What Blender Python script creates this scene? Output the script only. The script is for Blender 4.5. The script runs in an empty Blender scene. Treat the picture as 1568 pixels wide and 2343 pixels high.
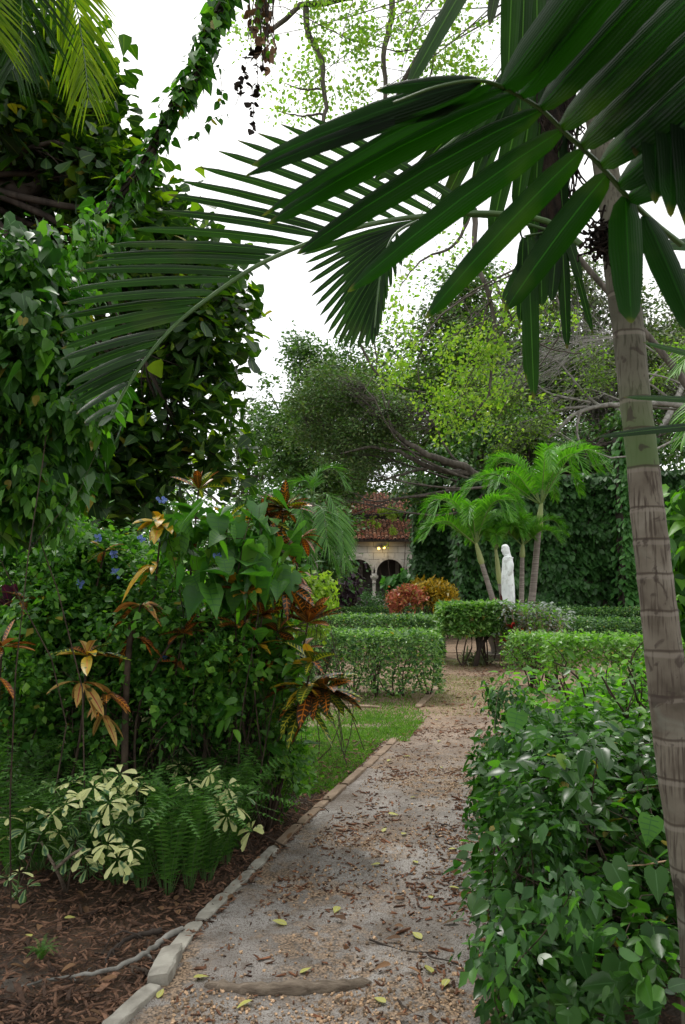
import bpy, math, random
import numpy as np
R = math.radians
rng = np.random.default_rng(7)
random.seed(7)
scene = bpy.context.scene

# ------------------------------------------------------------------ camera
PITCH = math.atan(169/1786)
cd = bpy.data.cameras.new('camera'); cam = bpy.data.objects.new('camera', cd)
scene.collection.objects.link(cam)
cam.location = (0, 0, 1.6); cam.rotation_euler = (R(90)+PITCH, 0, 0)
cd.sensor_fit = 'VERTICAL'; cd.sensor_height = 23.6; cd.sensor_width = 15.8
cd.lens = 23.6*1786/2342
cd.clip_start = 0.05; cd.clip_end = 1000
cd.dof.use_dof = True; cd.dof.focus_distance = 7.5; cd.dof.aperture_fstop = 6.3
scene.camera = cam
# ------------------------------------------------------------------ sky, sun, exposure
w = bpy.data.worlds.new("World"); scene.world = w; w.use_nodes = True
nt = w.node_tree; nt.nodes.clear()
out = nt.nodes.new('ShaderNodeOutputWorld'); bg = nt.nodes.new('ShaderNodeBackground')
sky = nt.nodes.new('ShaderNodeTexSky'); sky.sky_type = 'NISHITA'; sky.sun_disc = False
sky.sun_elevation = R(66); sky.sun_rotation = R(-25)
tc = nt.nodes.new('ShaderNodeTexCoord'); ns = nt.nodes.new('ShaderNodeTexNoise')
ns.inputs['Scale'].default_value = 2.2; ns.inputs['Detail'].default_value = 5
rp = nt.nodes.new('ShaderNodeValToRGB')
rp.color_ramp.elements[0].position = .30; rp.color_ramp.elements[0].color = (.62, .62, .62, 1)
rp.color_ramp.elements[1].position = .62; rp.color_ramp.elements[1].color = (.97, .97, .97, 1)
mx = nt.nodes.new('ShaderNodeMix'); mx.data_type = 'RGBA'
nt.links.new(tc.outputs['Generated'], ns.inputs['Vector']); nt.links.new(ns.outputs['Fac'], rp.inputs['Fac'])
nt.links.new(rp.outputs['Color'], mx.inputs['Factor']); nt.links.new(sky.outputs['Color'], mx.inputs[6])
mx.inputs[7].default_value = (9.7, 9.6, 9.3, 1)
nt.links.new(mx.outputs[2], bg.inputs['Color']); bg.inputs['Strength'].default_value = 0.13
nt.links.new(bg.outputs['Background'], out.inputs['Surface'])
sl = bpy.data.lights.new('sun', 'SUN'); sun = bpy.data.objects.new('sun', sl); scene.collection.objects.link(sun)
sl.energy = 1.5; sl.angle = R(10); sl.color = (1, .97, .92)
sun.rotation_euler = (R(-24), 0, R(25)); sun.location = (0, 0, 20)
vs = scene.view_settings
vs.view_transform = 'Standard'; vs.look = 'None'; vs.exposure = 0.55; vs.gamma = 1
scene.cycles.max_bounces = 6; scene.cycles.transparent_max_bounces = 4
scene.cycles.diffuse_bounces = 3; scene.cycles.glossy_bounces = 2; scene.cycles.transmission_bounces = 4
scene.cycles.caustics_reflective = False; scene.cycles.caustics_refractive = False

# ------------------------------------------------------------------ helpers
def nrm(a):
    a = np.asarray(a, float); return a/np.maximum(np.linalg.norm(a, axis=-1, keepdims=True), 1e-9)
CA, SA = math.cos(PITCH), math.sin(PITCH)
def at(x, y, Y):
    """world point seen at photo position (x, y) (1568-wide) at ground distance Y"""
    a = (x-784)/1786; b = (1171-y)/1786
    d = np.array([a, CA-b*SA, SA+b*CA]); k = Y/d[1]
    return np.array([0, 0, 1.6])+d*k
def gr(x, y):
    a = (x-784)/1786; b = (1171-y)/1786
    d = np.array([a, CA-b*SA, SA+b*CA]); k = -1.6/d[2]
    return np.array([0, 0, 1.6])+d*k
def mpd(Y): return Y/1786.0
def blob(x, y, Y, rx, rz, ry=None):
    s = mpd(Y); c = at(x, y, Y)
    return (c, np.array([rx*s, (ry if ry is not None else .5*(rx+rz)*s), rz*s]))

class Acc:
    def __init__(s): s.V=[]; s.F=[]; s.U=[]; s.M=[]; s.S=[]; s.n=0
    def add(s, V, F, U=None, m=0, smooth=True):
        V = np.asarray(V, float).reshape(-1, 3); F = np.asarray(F, int).reshape(-1, 4)
        if U is None: U = np.zeros((len(V), 2))
        s.V.append(V); s.F.append(F+s.n); s.U.append(np.asarray(U, float).reshape(-1, 2))
        s.M.append(np.full(len(F), m)); s.S.append(np.full(len(F), smooth)); s.n += len(V)
    def build(s, name, mats, parent=None, origin=None):
        V = np.concatenate(s.V); F = np.concatenate(s.F); U = np.concatenate(s.U)
        M = np.concatenate(s.M); S = np.concatenate(s.S)
        if parent is not None and origin is None: origin = parent.get('_o', (0, 0, 0)); own = False
        else: own = True
        o0 = np.array(origin if origin is not None else (0, 0, 0), float)
        V = V-o0
        me = bpy.data.meshes.new(name)
        me.vertices.add(len(V)); me.vertices.foreach_set('co', V.astype(np.float32).ravel())
        me.loops.add(F.size); me.loops.foreach_set('vertex_index', F.astype(np.int32).ravel())
        me.polygons.add(len(F)); me.polygons.foreach_set('loop_start', (np.arange(len(F))*4).astype(np.int32))
        try: me.polygons.foreach_set('loop_total', np.full(len(F), 4, np.int32))
        except Exception: pass
        me.polygons.foreach_set('material_index', M.astype(np.int32))
        me.polygons.foreach_set('use_smooth', S.astype(bool))
        uv = me.uv_layers.new(name='UVMap'); uv.data.foreach_set('uv', U[F.ravel()].astype(np.float32).ravel())
        me.update(calc_edges=True)
        for m in (mats if isinstance(mats, (list, tuple)) else [mats]): me.materials.append(m)
        ob = bpy.data.objects.new(name, me); scene.collection.objects.link(ob)
        if parent is not None: ob.parent = parent
        elif own: ob.location = tuple(o0)
        ob['_o'] = [float(v) for v in o0]
        return ob

def thing(name, label, cat, loc=(0, 0, 0), group=None):
    o = bpy.data.objects.new(name, None); scene.collection.objects.link(o)
    o.empty_display_size = .2
    o.location = tuple(float(v) for v in loc); o['_o'] = [float(v) for v in loc]
    o['label'] = label; o['category'] = cat
    if group: o['group'] = group
    return o
def tag(o, label, cat, group=None, kind=None):
    if label: o['label'] = label
    if cat: o['category'] = cat
    if group: o['group'] = group
    if kind: o['kind'] = kind
    return o
def dup(root, loc, rz=0, sc=1, label=None, group=None):
    r = root.copy(); scene.collection.objects.link(r)
    r.location = tuple(loc); r.rotation_euler = (0, 0, rz); r.scale = (sc, sc, sc)
    if label: r['label'] = label
    if group: r['group'] = group
    for ch in list(root.children):
        c = ch.copy(); scene.collection.objects.link(c); c.parent = r
    return r

# leaf shapes: (t centre, t side, half width)
OV = ([0,.15,.38,.65,.88,1],[0,.12,.34,.60,.84,1],[.05,.68,1,.80,.35,0])
LAN = ([0,.1,.3,.6,.85,1],[0,.1,.3,.58,.83,1],[.15,.7,1,.85,.45,.02])
SM = ([0,.42,1],[0,.40,1],[.05,1,0])
OBO = ([0,.3,.62,.85,1],[0,.3,.65,.9,.97],[.08,.5,.95,.95,.35])
HEART = ([0,.12,.35,.62,.85,1],[-.16,-.05,.25,.55,.82,1],[.42,.93,1.0,.62,.22,0])
STRAP = ([0,.12,.3,.5,.7,.88,1],[0,.12,.3,.5,.7,.88,1],[.12,.5,.85,1,.9,.55,.02])
BLADE = ([0,.5,1],[0,.5,1],[.8,.7,.0])
PALM = ([0,.06,.2,.45,.7,.88,1],[0,.06,.2,.45,.7,.9,.985],[.25,.65,.95,1,.85,.6,.16])
PIN = ([0,.5,1],[0,.45,.95],[.9,.9,.25])

def strips(acc, B, D, N, L, W, droop=0., shape=OV, fold=.18, m=0, wave=0., sag=None):
    """leaves: base B, direction D, blade normal N, length L, half width W"""
    B=np.asarray(B,float).reshape(-1,3); n=len(B)
    D=nrm(np.broadcast_to(D,(n,3))); N=np.broadcast_to(N,(n,3)).astype(float)
    L=np.broadcast_to(L,(n,)).astype(float); W=np.broadcast_to(W,(n,)).astype(float)
    dr=np.broadcast_to(droop,(n,)).astype(float); fo=np.broadcast_to(fold,(n,)).astype(float)
    Wd=nrm(np.cross(D,N)); N=nrm(np.cross(Wd,D))
    tcn,tsd,hw=[np.array(a,float) for a in shape]; k=len(tcn)
    g=np.array([0,0,-1.])
    def pos(t):
        p=B[:,None,:]+D[:,None,:]*(L[:,None]*t[None,:])[...,None]
        p=p+g*(dr[:,None]*L[:,None]*(t[None,:]**2))[...,None]
        return p
    c=pos(tcn); s=pos(tsd); hwv=(W[:,None]*hw[None,:])[...,None]
    up=N[:,None,:]*hwv*fo[:,None,None]
    if wave: up=up*(1+wave*rng.normal(size=(n,k,1)))
    l=s-Wd[:,None,:]*hwv+up; r=s+Wd[:,None,:]*hwv+up
    V=np.stack([l,c,r],axis=2)  # n,k,3,3
    U=np.zeros((n,k,3,2)); U[...,0,0]=.5-.5*np.minimum(hw,1); U[...,1,0]=.5; U[...,2,0]=.5+.5*np.minimum(hw,1)
    U[...,0]=np.array([0,.5,1.])[None,None,:]; U[...,1]=tcn[None,:,None]
    base=(np.arange(n)*k*3)[:,None,None]
    j=np.arange(k-1)[None,:,None]*3
    q=[]
    for a in (0,1):
        q.append(np.concatenate([base+j+a,base+j+a+1,base+j+a+4,base+j+a+3],axis=2))
    F=np.concatenate(q,axis=1).reshape(-1,4)
    acc.add(V.reshape(-1,3),F,U.reshape(-1,2),m)
def diamonds(acc,B,D,N,L,W,m=0,fold=.25):
    B=np.asarray(B,float).reshape(-1,3); n=len(B)
    D=nrm(np.broadcast_to(D,(n,3))); Wd=nrm(np.cross(D,N)); N=nrm(np.cross(Wd,D))
    L=np.broadcast_to(L,(n,))[:,None]; W=np.broadcast_to(W,(n,))[:,None]
    V=np.stack([B, B+D*L*.45+Wd*W+N*W*fold, B+D*L, B+D*L*.45-Wd*W+N*W*fold],axis=1)
    U=np.tile(np.array([[.5,0],[1,.45],[.5,1],[0,.45]]),(n,1))
    acc.add(V.reshape(-1,3),np.arange(n*4).reshape(-1,4),U,m,smooth=False)
def tubes(acc,P,Rd,sides=6,m=0):
    P=np.asarray(P,float); 
    if P.ndim==2: P=P[None]
    n,k,_=P.shape; Rd=np.broadcast_to(Rd,(n,k)).astype(float)
    T=nrm(np.gradient(P,axis=1)); ref=np.where(np.abs(T[...,2:3])>.9,np.array([1.,0,0]),np.array([0,0,1.]))
    ref=np.broadcast_to(ref[:,:1],ref.shape)
    u=nrm(np.cross(T,ref)); v=np.cross(T,u)
    a=np.arange(sides)*2*math.pi/sides
    V=P[:,:,None,:]+Rd[:,:,None,None]*(u[:,:,None,:]*np.cos(a)[:,None]+v[:,:,None,:]*np.sin(a)[:,None])
    U=np.zeros((n,k,sides,2)); U[...,0]=np.arange(sides)/sides; U[...,1]=(np.arange(k)/(k-1))[None,:,None]
    i=np.arange(sides); i2=(i+1)%sides
    j=np.arange(k-1)[:,None]*sides
    F=np.stack([j+i,j+i2,j+sides+i2,j+sides+i],axis=-1).reshape(-1,4)
    F=(F[None]+(np.arange(n)*k*sides)[:,None,None]).reshape(-1,4)
    acc.add(V.reshape(-1,3),F,U.reshape(-1,2),m)
def curve(pts,k):
    """smooth resample of a polyline"""
    P=np.asarray(pts,float)
    if len(P)==2: return P[0]+(P[1]-P[0])*np.linspace(0,1,k)[:,None]
    d=np.concatenate([[0],np.cumsum(np.linalg.norm(np.diff(P,axis=0),axis=1))]); t=np.linspace(0,d[-1],k)
    # catmull-rom
    m=np.gradient(P,d,axis=0); o=np.zeros((k,P.shape[1]))
    idx=np.clip(np.searchsorted(d,t,side='right')-1,0,len(P)-2)
    h=(d[idx+1]-d[idx]); s=((t-d[idx])/h)[:,None]; h=h[:,None]
    o=(2*s**3-3*s**2+1)*P[idx]+(s**3-2*s**2+s)*h*m[idx]+(-2*s**3+3*s**2)*P[idx+1]+(s**3-s**2)*h*m[idx+1]
    return o
def bend(A,Bp,k=6,amp=.12,sag=0.,seed=None):
    A=np.asarray(A,float).reshape(-1,3); Bp=np.asarray(Bp,float).reshape(-1,3); n=len(Bp); A=np.broadcast_to(A,Bp.shape)
    t=np.linspace(0,1,k)[None,:,None]; L=np.linalg.norm(Bp-A,axis=1)[:,None,None]
    P=A[:,None]*(1-t)+Bp[:,None]*t
    o=rng.normal(size=(n,1,3))*amp; o2=rng.normal(size=(n,1,3))*amp*.5
    P=P+L*(o*np.sin(np.pi*t)+o2*np.sin(2*np.pi*t))+np.array([0,0,1.])*L*sag*4*t*(1-t)
    return P
def cloud(blobs,n,pw=.33,flo=-9):
    vol=np.array([b[1][0]*b[1][2]+b[1][0]*b[1][1] for b in blobs]); idx=rng.choice(len(blobs),n,p=vol/vol.sum())
    C=np.array([b[0] for b in blobs])[idx]; Rr=np.array([b[1] for b in blobs])[idx]
    u=nrm(rng.normal(size=(n,3))); r=rng.random(n)**pw
    P=C+u*Rr*r[:,None]; O=nrm(u/Rr)
    P[:,2]=np.maximum(P[:,2],flo)
    return P,O,idx
UP=np.array([0,0,1.])
def orient(O,mode,n):
    rd=rng.normal(size=(n,3))
    if mode=='hang': N=nrm(.9*O+.5*UP+.45*rd); D=nrm(-.95*UP+.5*O+.4*rng.normal(size=(n,3)))
    elif mode=='up': N=nrm(.7*O+.6*UP+.5*rd); D=nrm(.8*UP+.6*O+.5*rng.normal(size=(n,3)))
    elif mode=='wild': N=nrm(.3*O+.6*UP+.9*rd); D=nrm(.5*O+rng.normal(size=(n,3)))
    else: N=nrm(.45*O+.9*UP+.5*rd); D=nrm(.7*O-.15*UP+.7*rng.normal(size=(n,3)))
    D=nrm(D-N*np.sum(D*N,axis=1,keepdims=True)*.85)
    return D,N
def cloud2(blobs,n,nsub,rs):
    Ps,Os,ix=cloud(blobs,nsub,.30); sz=np.array([b[1].mean() for b in blobs])[ix]; rr=rs*sz*(.45+1.1*rng.random(nsub))
    pr=rr**2; s=rng.choice(nsub,n,p=pr/pr.sum()); u=nrm(rng.normal(size=(n,3))); P=Ps[s]+u*(rng.random(n)**.4*rr[s])[:,None]*np.array([1,1,.7])
    return P,nrm(.45*Os[s]+.9*u),ix[s]
def foliage(acc,blobs,ncl,per,rc,L,mode='gen',shape=None,wr=.28,pw=.33,m=0,mats=None,Lvar=.36,droop=.15,flo=.02,clip=None,fold=.2,nsub=None,rs=.36):
    P,O,idx=cloud2(blobs,ncl,nsub or max(8*len(blobs),ncl//13),rs)
    C=P.copy()
    P=np.repeat(P,per,axis=0)+rng.normal(size=(ncl*per,3))*rc; O=nrm(np.repeat(O,per,axis=0)+.35*rng.normal(size=(ncl*per,3)))
    if clip is not None:
        k=clip(P); P=P[k]; O=O[k]
    k=P[:,2]>flo; P=P[k]; O=O[k]; n=len(P)
    D,N=orient(O,mode,n); Ls=L*np.clip(1+Lvar*rng.normal(size=n),.45,1.7)
    if mats:
        sel=rng.choice(len(mats),n,p=mats)
    else: sel=np.full(n,m)
    for q in np.unique(sel):
        k=sel==q
        if shape is None: diamonds(acc,P[k],D[k],N[k],Ls[k],Ls[k]*wr,m=q)
        else: strips(acc,P[k],D[k],N[k],Ls[k],Ls[k]*wr*(.8+.4*rng.random(k.sum())),droop=droop*2*rng.random(k.sum()),shape=shape,m=q,fold=fold*3*rng.random(k.sum())-.05)
    return C,idx
# ------------------------------------------------------------------ materials
def newmat(name):
    m=bpy.data.materials.new(name); m.use_nodes=True; t=m.node_tree; t.nodes.clear()
    return m,t,t.nodes.new('ShaderNodeOutputMaterial')
def nd(t,typ,**kw):
    x=t.nodes.new(typ)
    for k,v in kw.items(): setattr(x,k,v)
    return x
def mix(t,f,a,b,mode='MIX'):
    x=nd(t,'ShaderNodeMix',data_type='RGBA',blend_type=mode)
    for s,v in ((x.inputs[0],f),(x.inputs[6],a),(x.inputs[7],b)):
        if isinstance(v,(int,float)): s.default_value=v
        elif isinstance(v,tuple): s.default_value=(*v,1) if len(v)==3 else v
        else: t.links.new(v,s)
    return x.outputs[2]
def mth(t,op,a,b=None,c=None):
    x=nd(t,'ShaderNodeMath',operation=op)
    for i,v in enumerate((a,b,c)):
        if v is None: continue
        if isinstance(v,(int,float)): x.inputs[i].default_value=v
        else: t.links.new(v,x.inputs[i])
    return x.outputs[0]
def noise(t,scale,detail=3,vec=None,dist=0.):
    x=nd(t,'ShaderNodeTexNoise'); x.inputs['Scale'].default_value=scale; x.inputs['Detail'].default_value=detail
    x.inputs['Distortion'].default_value=dist
    if vec is None:
        c=nd(t,'ShaderNodeTexCoord'); vec=c.outputs['Object']
    t.links.new(vec,x.inputs['Vector']); return x.outputs['Fac']
def ramp(t,f,stops):
    x=nd(t,'ShaderNodeValToRGB'); e=x.color_ramp.elements
    while len(e)<len(stops): e.new(.5)
    for i,(p,c) in enumerate(stops): e[i].position=p; e[i].color=(*c,1) if len(c)==3 else c
    t.links.new(f,x.inputs[0]); return x.outputs[0]
def step(t,f,a,b):
    x=nd(t,'ShaderNodeMapRange'); x.inputs[1].default_value=a; x.inputs[2].default_value=b
    t.links.new(f,x.inputs[0]); return x.outputs[0]
def leafmat(name,ca,cb,rough=.38,trans=.3,tint=(1.5,1.9,.5),vein=None,vw=.03,side=0.,edge=None,pn=8,spec=.5,spots=None,cc=None,yel=0.,ribs=0):
    m,t,o=newmat(name)
    g=nd(t,'ShaderNodeNewGeometry'); ri=g.outputs['Random Per Island']
    if cc: col=ramp(t,ri,[(0,ca),(.5,cb),(1,cc)])
    else: col=mix(t,ri,ca,cb)
    if yel: col=mix(t,step(t,ri,1-yel-.002,1-yel),col,(.26,.22,.04))
    nz=noise(t,pn,2); col=mix(t,.5,col,mix(t,1.,col,mix(t,nz,(.35,.35,.35),(1.7,1.6,1.4)),'MULTIPLY'))
    uvn=nd(t,'ShaderNodeUVMap'); sp=nd(t,'ShaderNodeSeparateXYZ'); t.links.new(uvn.outputs[0],sp.inputs[0])
    du=mth(t,'ABSOLUTE',mth(t,'SUBTRACT',sp.outputs[0],.5))
    if edge:
        n2=noise(t,30,2); e=step(t,mth(t,'ADD',du,mth(t,'MULTIPLY',mth(t,'SUBTRACT',n2,.5),.5)),.16,.24)
        col=mix(t,e,col,edge)
    if vein:
        f=step(t,du,vw+.02,vw)
        if side:
            vv=mth(t,'FRACT',mth(t,'SUBTRACT',mth(t,'MULTIPLY',sp.outputs[1],side),mth(t,'MULTIPLY',du,1.6)))
            dv=mth(t,'ABSOLUTE',mth(t,'SUBTRACT',vv,.5)); f2=step(t,dv,.16,.06)
            f2=mth(t,'MULTIPLY',f2,step(t,mth(t,'ADD',du,mth(t,'MULTIPLY',mth(t,'SUBTRACT',noise(t,25,1),.5),.4)),.42,.36))
            f=mth(t,'MAXIMUM',f,f2)
        col=mix(t,f,col,vein)
    if spots:
        f=step(t,noise(t,spots[1],2),.58,.64); col=mix(t,f,col,spots[0])
    p=nd(t,'ShaderNodeBsdfPrincipled')
    if ribs:
        sn=mth(t,'SINE',mth(t,'MULTIPLY',sp.outputs[0],float(ribs))); col=mix(t,mth(t,'MULTIPLY',mth(t,'ADD',sn,1.),.12),col,mix(t,1.,col,(.3,.35,.3),'MULTIPLY'))
        col=mix(t,step(t,mth(t,'ADD',sp.outputs[1],mth(t,'MULTIPLY',noise(t,9,2),.12)),1.02,1.07),col,(.10,.075,.03))
        col=mix(t,mth(t,'MULTIPLY',step(t,noise(t,3.5,4),.58,.72),.4),col,(.05,.06,.04))
        bp=nd(t,'ShaderNodeBump'); bp.inputs['Strength'].default_value=.25; bp.inputs['Distance'].default_value=.001; t.links.new(sn,bp.inputs['Height']); t.links.new(bp.outputs[0],p.inputs['Normal'])
    t.links.new(col,p.inputs['Base Color'])
    p.inputs['Roughness'].default_value=rough+.04; p.inputs['Specular IOR Level'].default_value=spec*.62
    tr=nd(t,'ShaderNodeBsdfTranslucent'); t.links.new(mix(t,1.,col,tint,'MULTIPLY'),tr.inputs[0])
    ms=nd(t,'ShaderNodeMixShader'); ms.inputs[0].default_value=trans
    t.links.new(p.outputs[0],ms.inputs[1]); t.links.new(tr.outputs[0],ms.inputs[2]); t.links.new(ms.outputs[0],o.inputs[0])
    return m
def solid(name,ca,cb,scale=6,rough=.8,bump=.3,stretch=(1,1,1),spec=.3,bs=None,rand=0.,extra=None,dist=0.01):
    m,t,o=newmat(name)
    c=nd(t,'ShaderNodeTexCoord'); mp=nd(t,'ShaderNodeMapping'); mp.inputs['Scale'].default_value=stretch
    t.links.new(c.outputs['Object'],mp.inputs[0])
    n1=noise(t,scale,5,mp.outputs[0],.4); col=mix(t,step(t,n1,.32,.68),ca,cb)
    if extra: col=mix(t,step(t,noise(t,extra[1],4),.52,.62),col,extra[0])
    if rand:
        g=nd(t,'ShaderNodeNewGeometry'); col=mix(t,rand,col,mix(t,1.,col,mix(t,g.outputs['Random Per Island'],(.3,.3,.3),(2.,1.8,1.6)),'MULTIPLY'))
    p=nd(t,'ShaderNodeBsdfPrincipled'); t.links.new(col,p.inputs['Base Color'])
    p.inputs['Roughness'].default_value=rough; p.inputs['Specular IOR Level'].default_value=spec
    b=nd(t,'ShaderNodeBump'); b.inputs['Strength'].default_value=bump; b.inputs['Distance'].default_value=dist
    t.links.new(noise(t,bs or scale*5,4,mp.outputs[0]),b.inputs['Height']); t.links.new(b.outputs[0],p.inputs['Normal'])
    t.links.new(p.outputs[0],o.inputs[0]); return m

M={}
M['far_dark']=leafmat('far_dark_leaf',(.028,.078,.018),(.085,.17,.035),.45,.28)
M['far_olive']=leafmat('far_olive_leaf',(.05,.08,.03),(.12,.16,.06),.5,.25)
M['far_grey']=leafmat('far_grey_leaf',(.035,.085,.028),(.10,.18,.055),.5,.28)
M['lime']=leafmat('lime_leaf',(.15,.26,.035),(.32,.42,.07),.4,.4)
M['spring']=leafmat('small_light_leaf',(.09,.19,.025),(.22,.36,.05),.4,.5)
M['ivy']=leafmat('ivy_leaf',(.02,.065,.018),(.045,.13,.03),.42,.2)
M['ivyb']=leafmat('bright_ivy_leaf',(.035,.12,.03),(.08,.22,.05),.42,.25)
M['almond']=leafmat('large_obovate_leaf',(.010,.034,.010),(.03,.08,.014),.4,.32,tint=(2.2,2.6,.3),yel=.02,vein=(.07,.13,.03))
M['almond_y']=leafmat('backlit_obovate_leaf',(.07,.16,.015),(.16,.26,.03),.38,.5,tint=(1.9,2.0,.3))  # brighter copy of the large leaf, backlit look put into its colour
M['vine']=leafmat('vine_leaf',(.014,.065,.010),(.045,.14,.018),.36,.3,vein=(.07,.16,.06),vw=.015,yel=.012)
M['vine_y']=leafmat('fresh_vine_leaf',(.07,.21,.018),(.14,.32,.035),.36,.42)
M['heart']=leafmat('heart_leaf',(.035,.13,.022),(.09,.24,.035),.42,.28,vein=(.04,.13,.035),vw=.012,side=6.,pn=12)
M['plum']=leafmat('small_shrub_leaf',(.025,.095,.018),(.095,.25,.04),.38,.35,yel=.01)
M['plum_y']=leafmat('small_fresh_leaf',(.08,.22,.025),(.18,.36,.05),.4,.4)
M['fire']=leafmat('glossy_shrub_leaf',(.018,.08,.010),(.08,.21,.022),.31,.35,vein=(.08,.18,.06),vw=.015,spec=.6,yel=.008)
M['fired']=leafmat('shaded_glossy_leaf',(.013,.05,.009),(.045,.13,.016),.27,.3,vein=(.05,.12,.04),vw=.015,spec=.6,yel=.008)  # darker copy of the glossy leaf, shade of the near bank in its colour
M['fire_y']=leafmat('fresh_backlit_glossy_leaf',(.08,.24,.02),(.16,.36,.04),.3,.5)  # fresh leaves, and the backlit look of the right bank as colour
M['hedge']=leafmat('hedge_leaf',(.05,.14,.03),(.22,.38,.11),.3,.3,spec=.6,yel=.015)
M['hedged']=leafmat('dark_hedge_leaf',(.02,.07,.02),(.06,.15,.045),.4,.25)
M['silver']=leafmat('silver_leaf',(.22,.27,.25),(.42,.48,.45),.55,.15,tint=(1,1,1))
M['cry']=leafmat('yellow_croton_leaf',(.45,.34,.02),(.62,.40,.03),.3,.2,tint=(1.2,1,.4),vein=(.62,.22,.04),spots=((.10,.14,.02),22),vw=.04)
M['cro']=leafmat('orange_croton_leaf',(.03,.03,.010),(.17,.045,.014),.3,.14,tint=(1.3,.9,.4),vein=(.60,.24,.03),vw=.045,side=9.)
M['crd']=leafmat('dark_croton_leaf',(.02,.03,.012),(.06,.03,.018),.28,.12,vein=(.52,.16,.02),vw=.04,side=9.)
M['crg']=leafmat('green_croton_leaf',(.02,.06,.015),(.05,.10,.02),.28,.2,vein=(.45,.42,.04),vw=.05,side=9.)
M['crp']=leafmat('pink_croton_leaf',(.40,.20,.05),(.40,.30,.09),.35,.15,vein=(.30,.04,.03),vw=.05,tint=(1.2,.9,.6),spots=((.09,.10,.03),18))
M['goldbush']=leafmat('gold_croton_leaf',(.20,.17,.015),(.55,.36,.02),.35,.25,tint=(1.2,1,.4),cc=(.09,.13,.02))
M['redbush']=leafmat('red_croton_leaf',(.22,.07,.04),(.55,.17,.11),.35,.2,tint=(1.2,.7,.5),cc=(.30,.26,.06))
M['ti']=leafmat('purple_strap_leaf',(.035,.015,.028),(.09,.02,.045),.35,.2,tint=(1.6,.5,1.),vein=(.2,.02,.06))
M['purp']=leafmat('purple_shrub_leaf',(.03,.02,.03),(.08,.05,.07),.45,.15,tint=(1,1,1))
M['sche']=leafmat('cream_variegated_leaf',(.44,.50,.20),(.56,.60,.30),.32,.2,tint=(1,1,.7),spots=((.05,.13,.05),18))
M['scheg']=leafmat('green_cream_leaf',(.015,.065,.028),(.03,.10,.04),.28,.15,edge=(.16,.24,.09))
M['fern']=leafmat('fern_leaf',(.035,.12,.02),(.09,.22,.035),.45,.3)
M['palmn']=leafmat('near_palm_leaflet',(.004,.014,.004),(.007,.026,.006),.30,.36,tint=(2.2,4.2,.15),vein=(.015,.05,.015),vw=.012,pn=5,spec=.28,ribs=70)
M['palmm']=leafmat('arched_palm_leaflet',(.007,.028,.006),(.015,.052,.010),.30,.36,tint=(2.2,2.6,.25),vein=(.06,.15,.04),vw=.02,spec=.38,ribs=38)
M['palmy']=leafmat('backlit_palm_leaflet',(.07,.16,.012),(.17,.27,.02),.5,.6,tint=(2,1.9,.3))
M['adon']=leafmat('bright_palm_leaflet',(.05,.19,.018),(.14,.33,.035),.36,.35,pn=3)
M['liri']=leafmat('striped_grass_leaf',(.22,.30,.16),(.50,.56,.40),.45,.2)
M['grass']=leafmat('grass_blade',(.06,.15,.02),(.15,.28,.05),.5,.35)
M['grassd']=leafmat('sparse_grass_blade',(.10,.15,.03),(.24,.26,.09),.6,.3)
M['litter_y']=leafmat('fallen_yellow_leaf',(.35,.36,.06),(.50,.50,.16),.45,.2,tint=(1,1,.7),vein=(.5,.5,.3))
M['dry']=leafmat('dry_leaf',(.10,.055,.03),(.26,.15,.08),.7,.15,tint=(1,1,1))
M['blue']=leafmat('blue_petal',(.16,.26,.75),(.30,.42,.85),.5,.3,tint=(1,1,1))
M['redf']=leafmat('red_bract',(.45,.02,.015),(.6,.06,.03),.4,.3,tint=(1,.6,.5))
M['bract']=leafmat('dark_red_bract',(.05,.01,.012),(.12,.015,.02),.35,.15,tint=(1,.6,.5))
M['bark']=solid('grey_bark',(.04,.035,.028),(.12,.105,.088),9,.9,.6,(1,1,.25))
M['barkd']=solid('dark_bark',(.02,.015,.012),(.07,.055,.045),9,.9,.6,(1,1,.3))
M['barkl']=solid('pale_lichen_bark',(.12,.115,.10),(.30,.29,.265),8,.9,.5,(1,1,1))
M['stem']=solid('brown_stem',(.028,.02,.014),(.085,.06,.042),14,.85,.3)
M['gstem']=solid('green_stem',(.05,.11,.03),(.10,.2,.05),14,.6,.2)
M['dryst']=solid('dry_twig',(.12,.085,.055),(.30,.23,.16),14,.9,.3,rand=.8)
M['adtrunk']=solid('ringed_grey_palm_trunk',(.14,.115,.10),(.30,.27,.24),3,.9,.5,(1,1,14))
M['crownshaft']=solid('olive_crownshaft',(.16,.22,.06),(.30,.33,.12),3,.5,.2,(1,1,.3),spec=.5)
M['rachis']=solid('green_midrib',(.04,.10,.025),(.07,.15,.03),8,.4,.1,spec=.5)
M['rachisy']=solid('yellow_green_midrib',(.12,.2,.05),(.2,.27,.08),8,.4,.1,spec=.5)
M['statue']=solid('weathered_white_stone',(.62,.66,.66),(.80,.83,.83),6,.75,.4,(1,1,.3),extra=((.55,.57,.56),9),dist=.01)
M['pedestal']=solid('dark_stone_planter',(.10,.085,.07),(.22,.19,.16),6,.9,.5)
M['kerbp']=solid('pale_concrete',(.20,.185,.155),(.38,.36,.31),11,.85,.5,bs=60)
M['kerbt']=solid('tan_stone',(.17,.12,.08),(.30,.22,.155),7,.85,.5,bs=60)
M['wood']=solid('weathered_log',(.10,.075,.055),(.26,.21,.16),12,.95,.8,(1,6,6))
M['chip']=solid('wood_chip',(.06,.028,.016),(.17,.085,.05),30,.9,.3,rand=.9)
M['chipd']=solid('mulch_chip',(.05,.032,.024),(.17,.10,.068),30,.9,.3,rand=.9)
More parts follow.
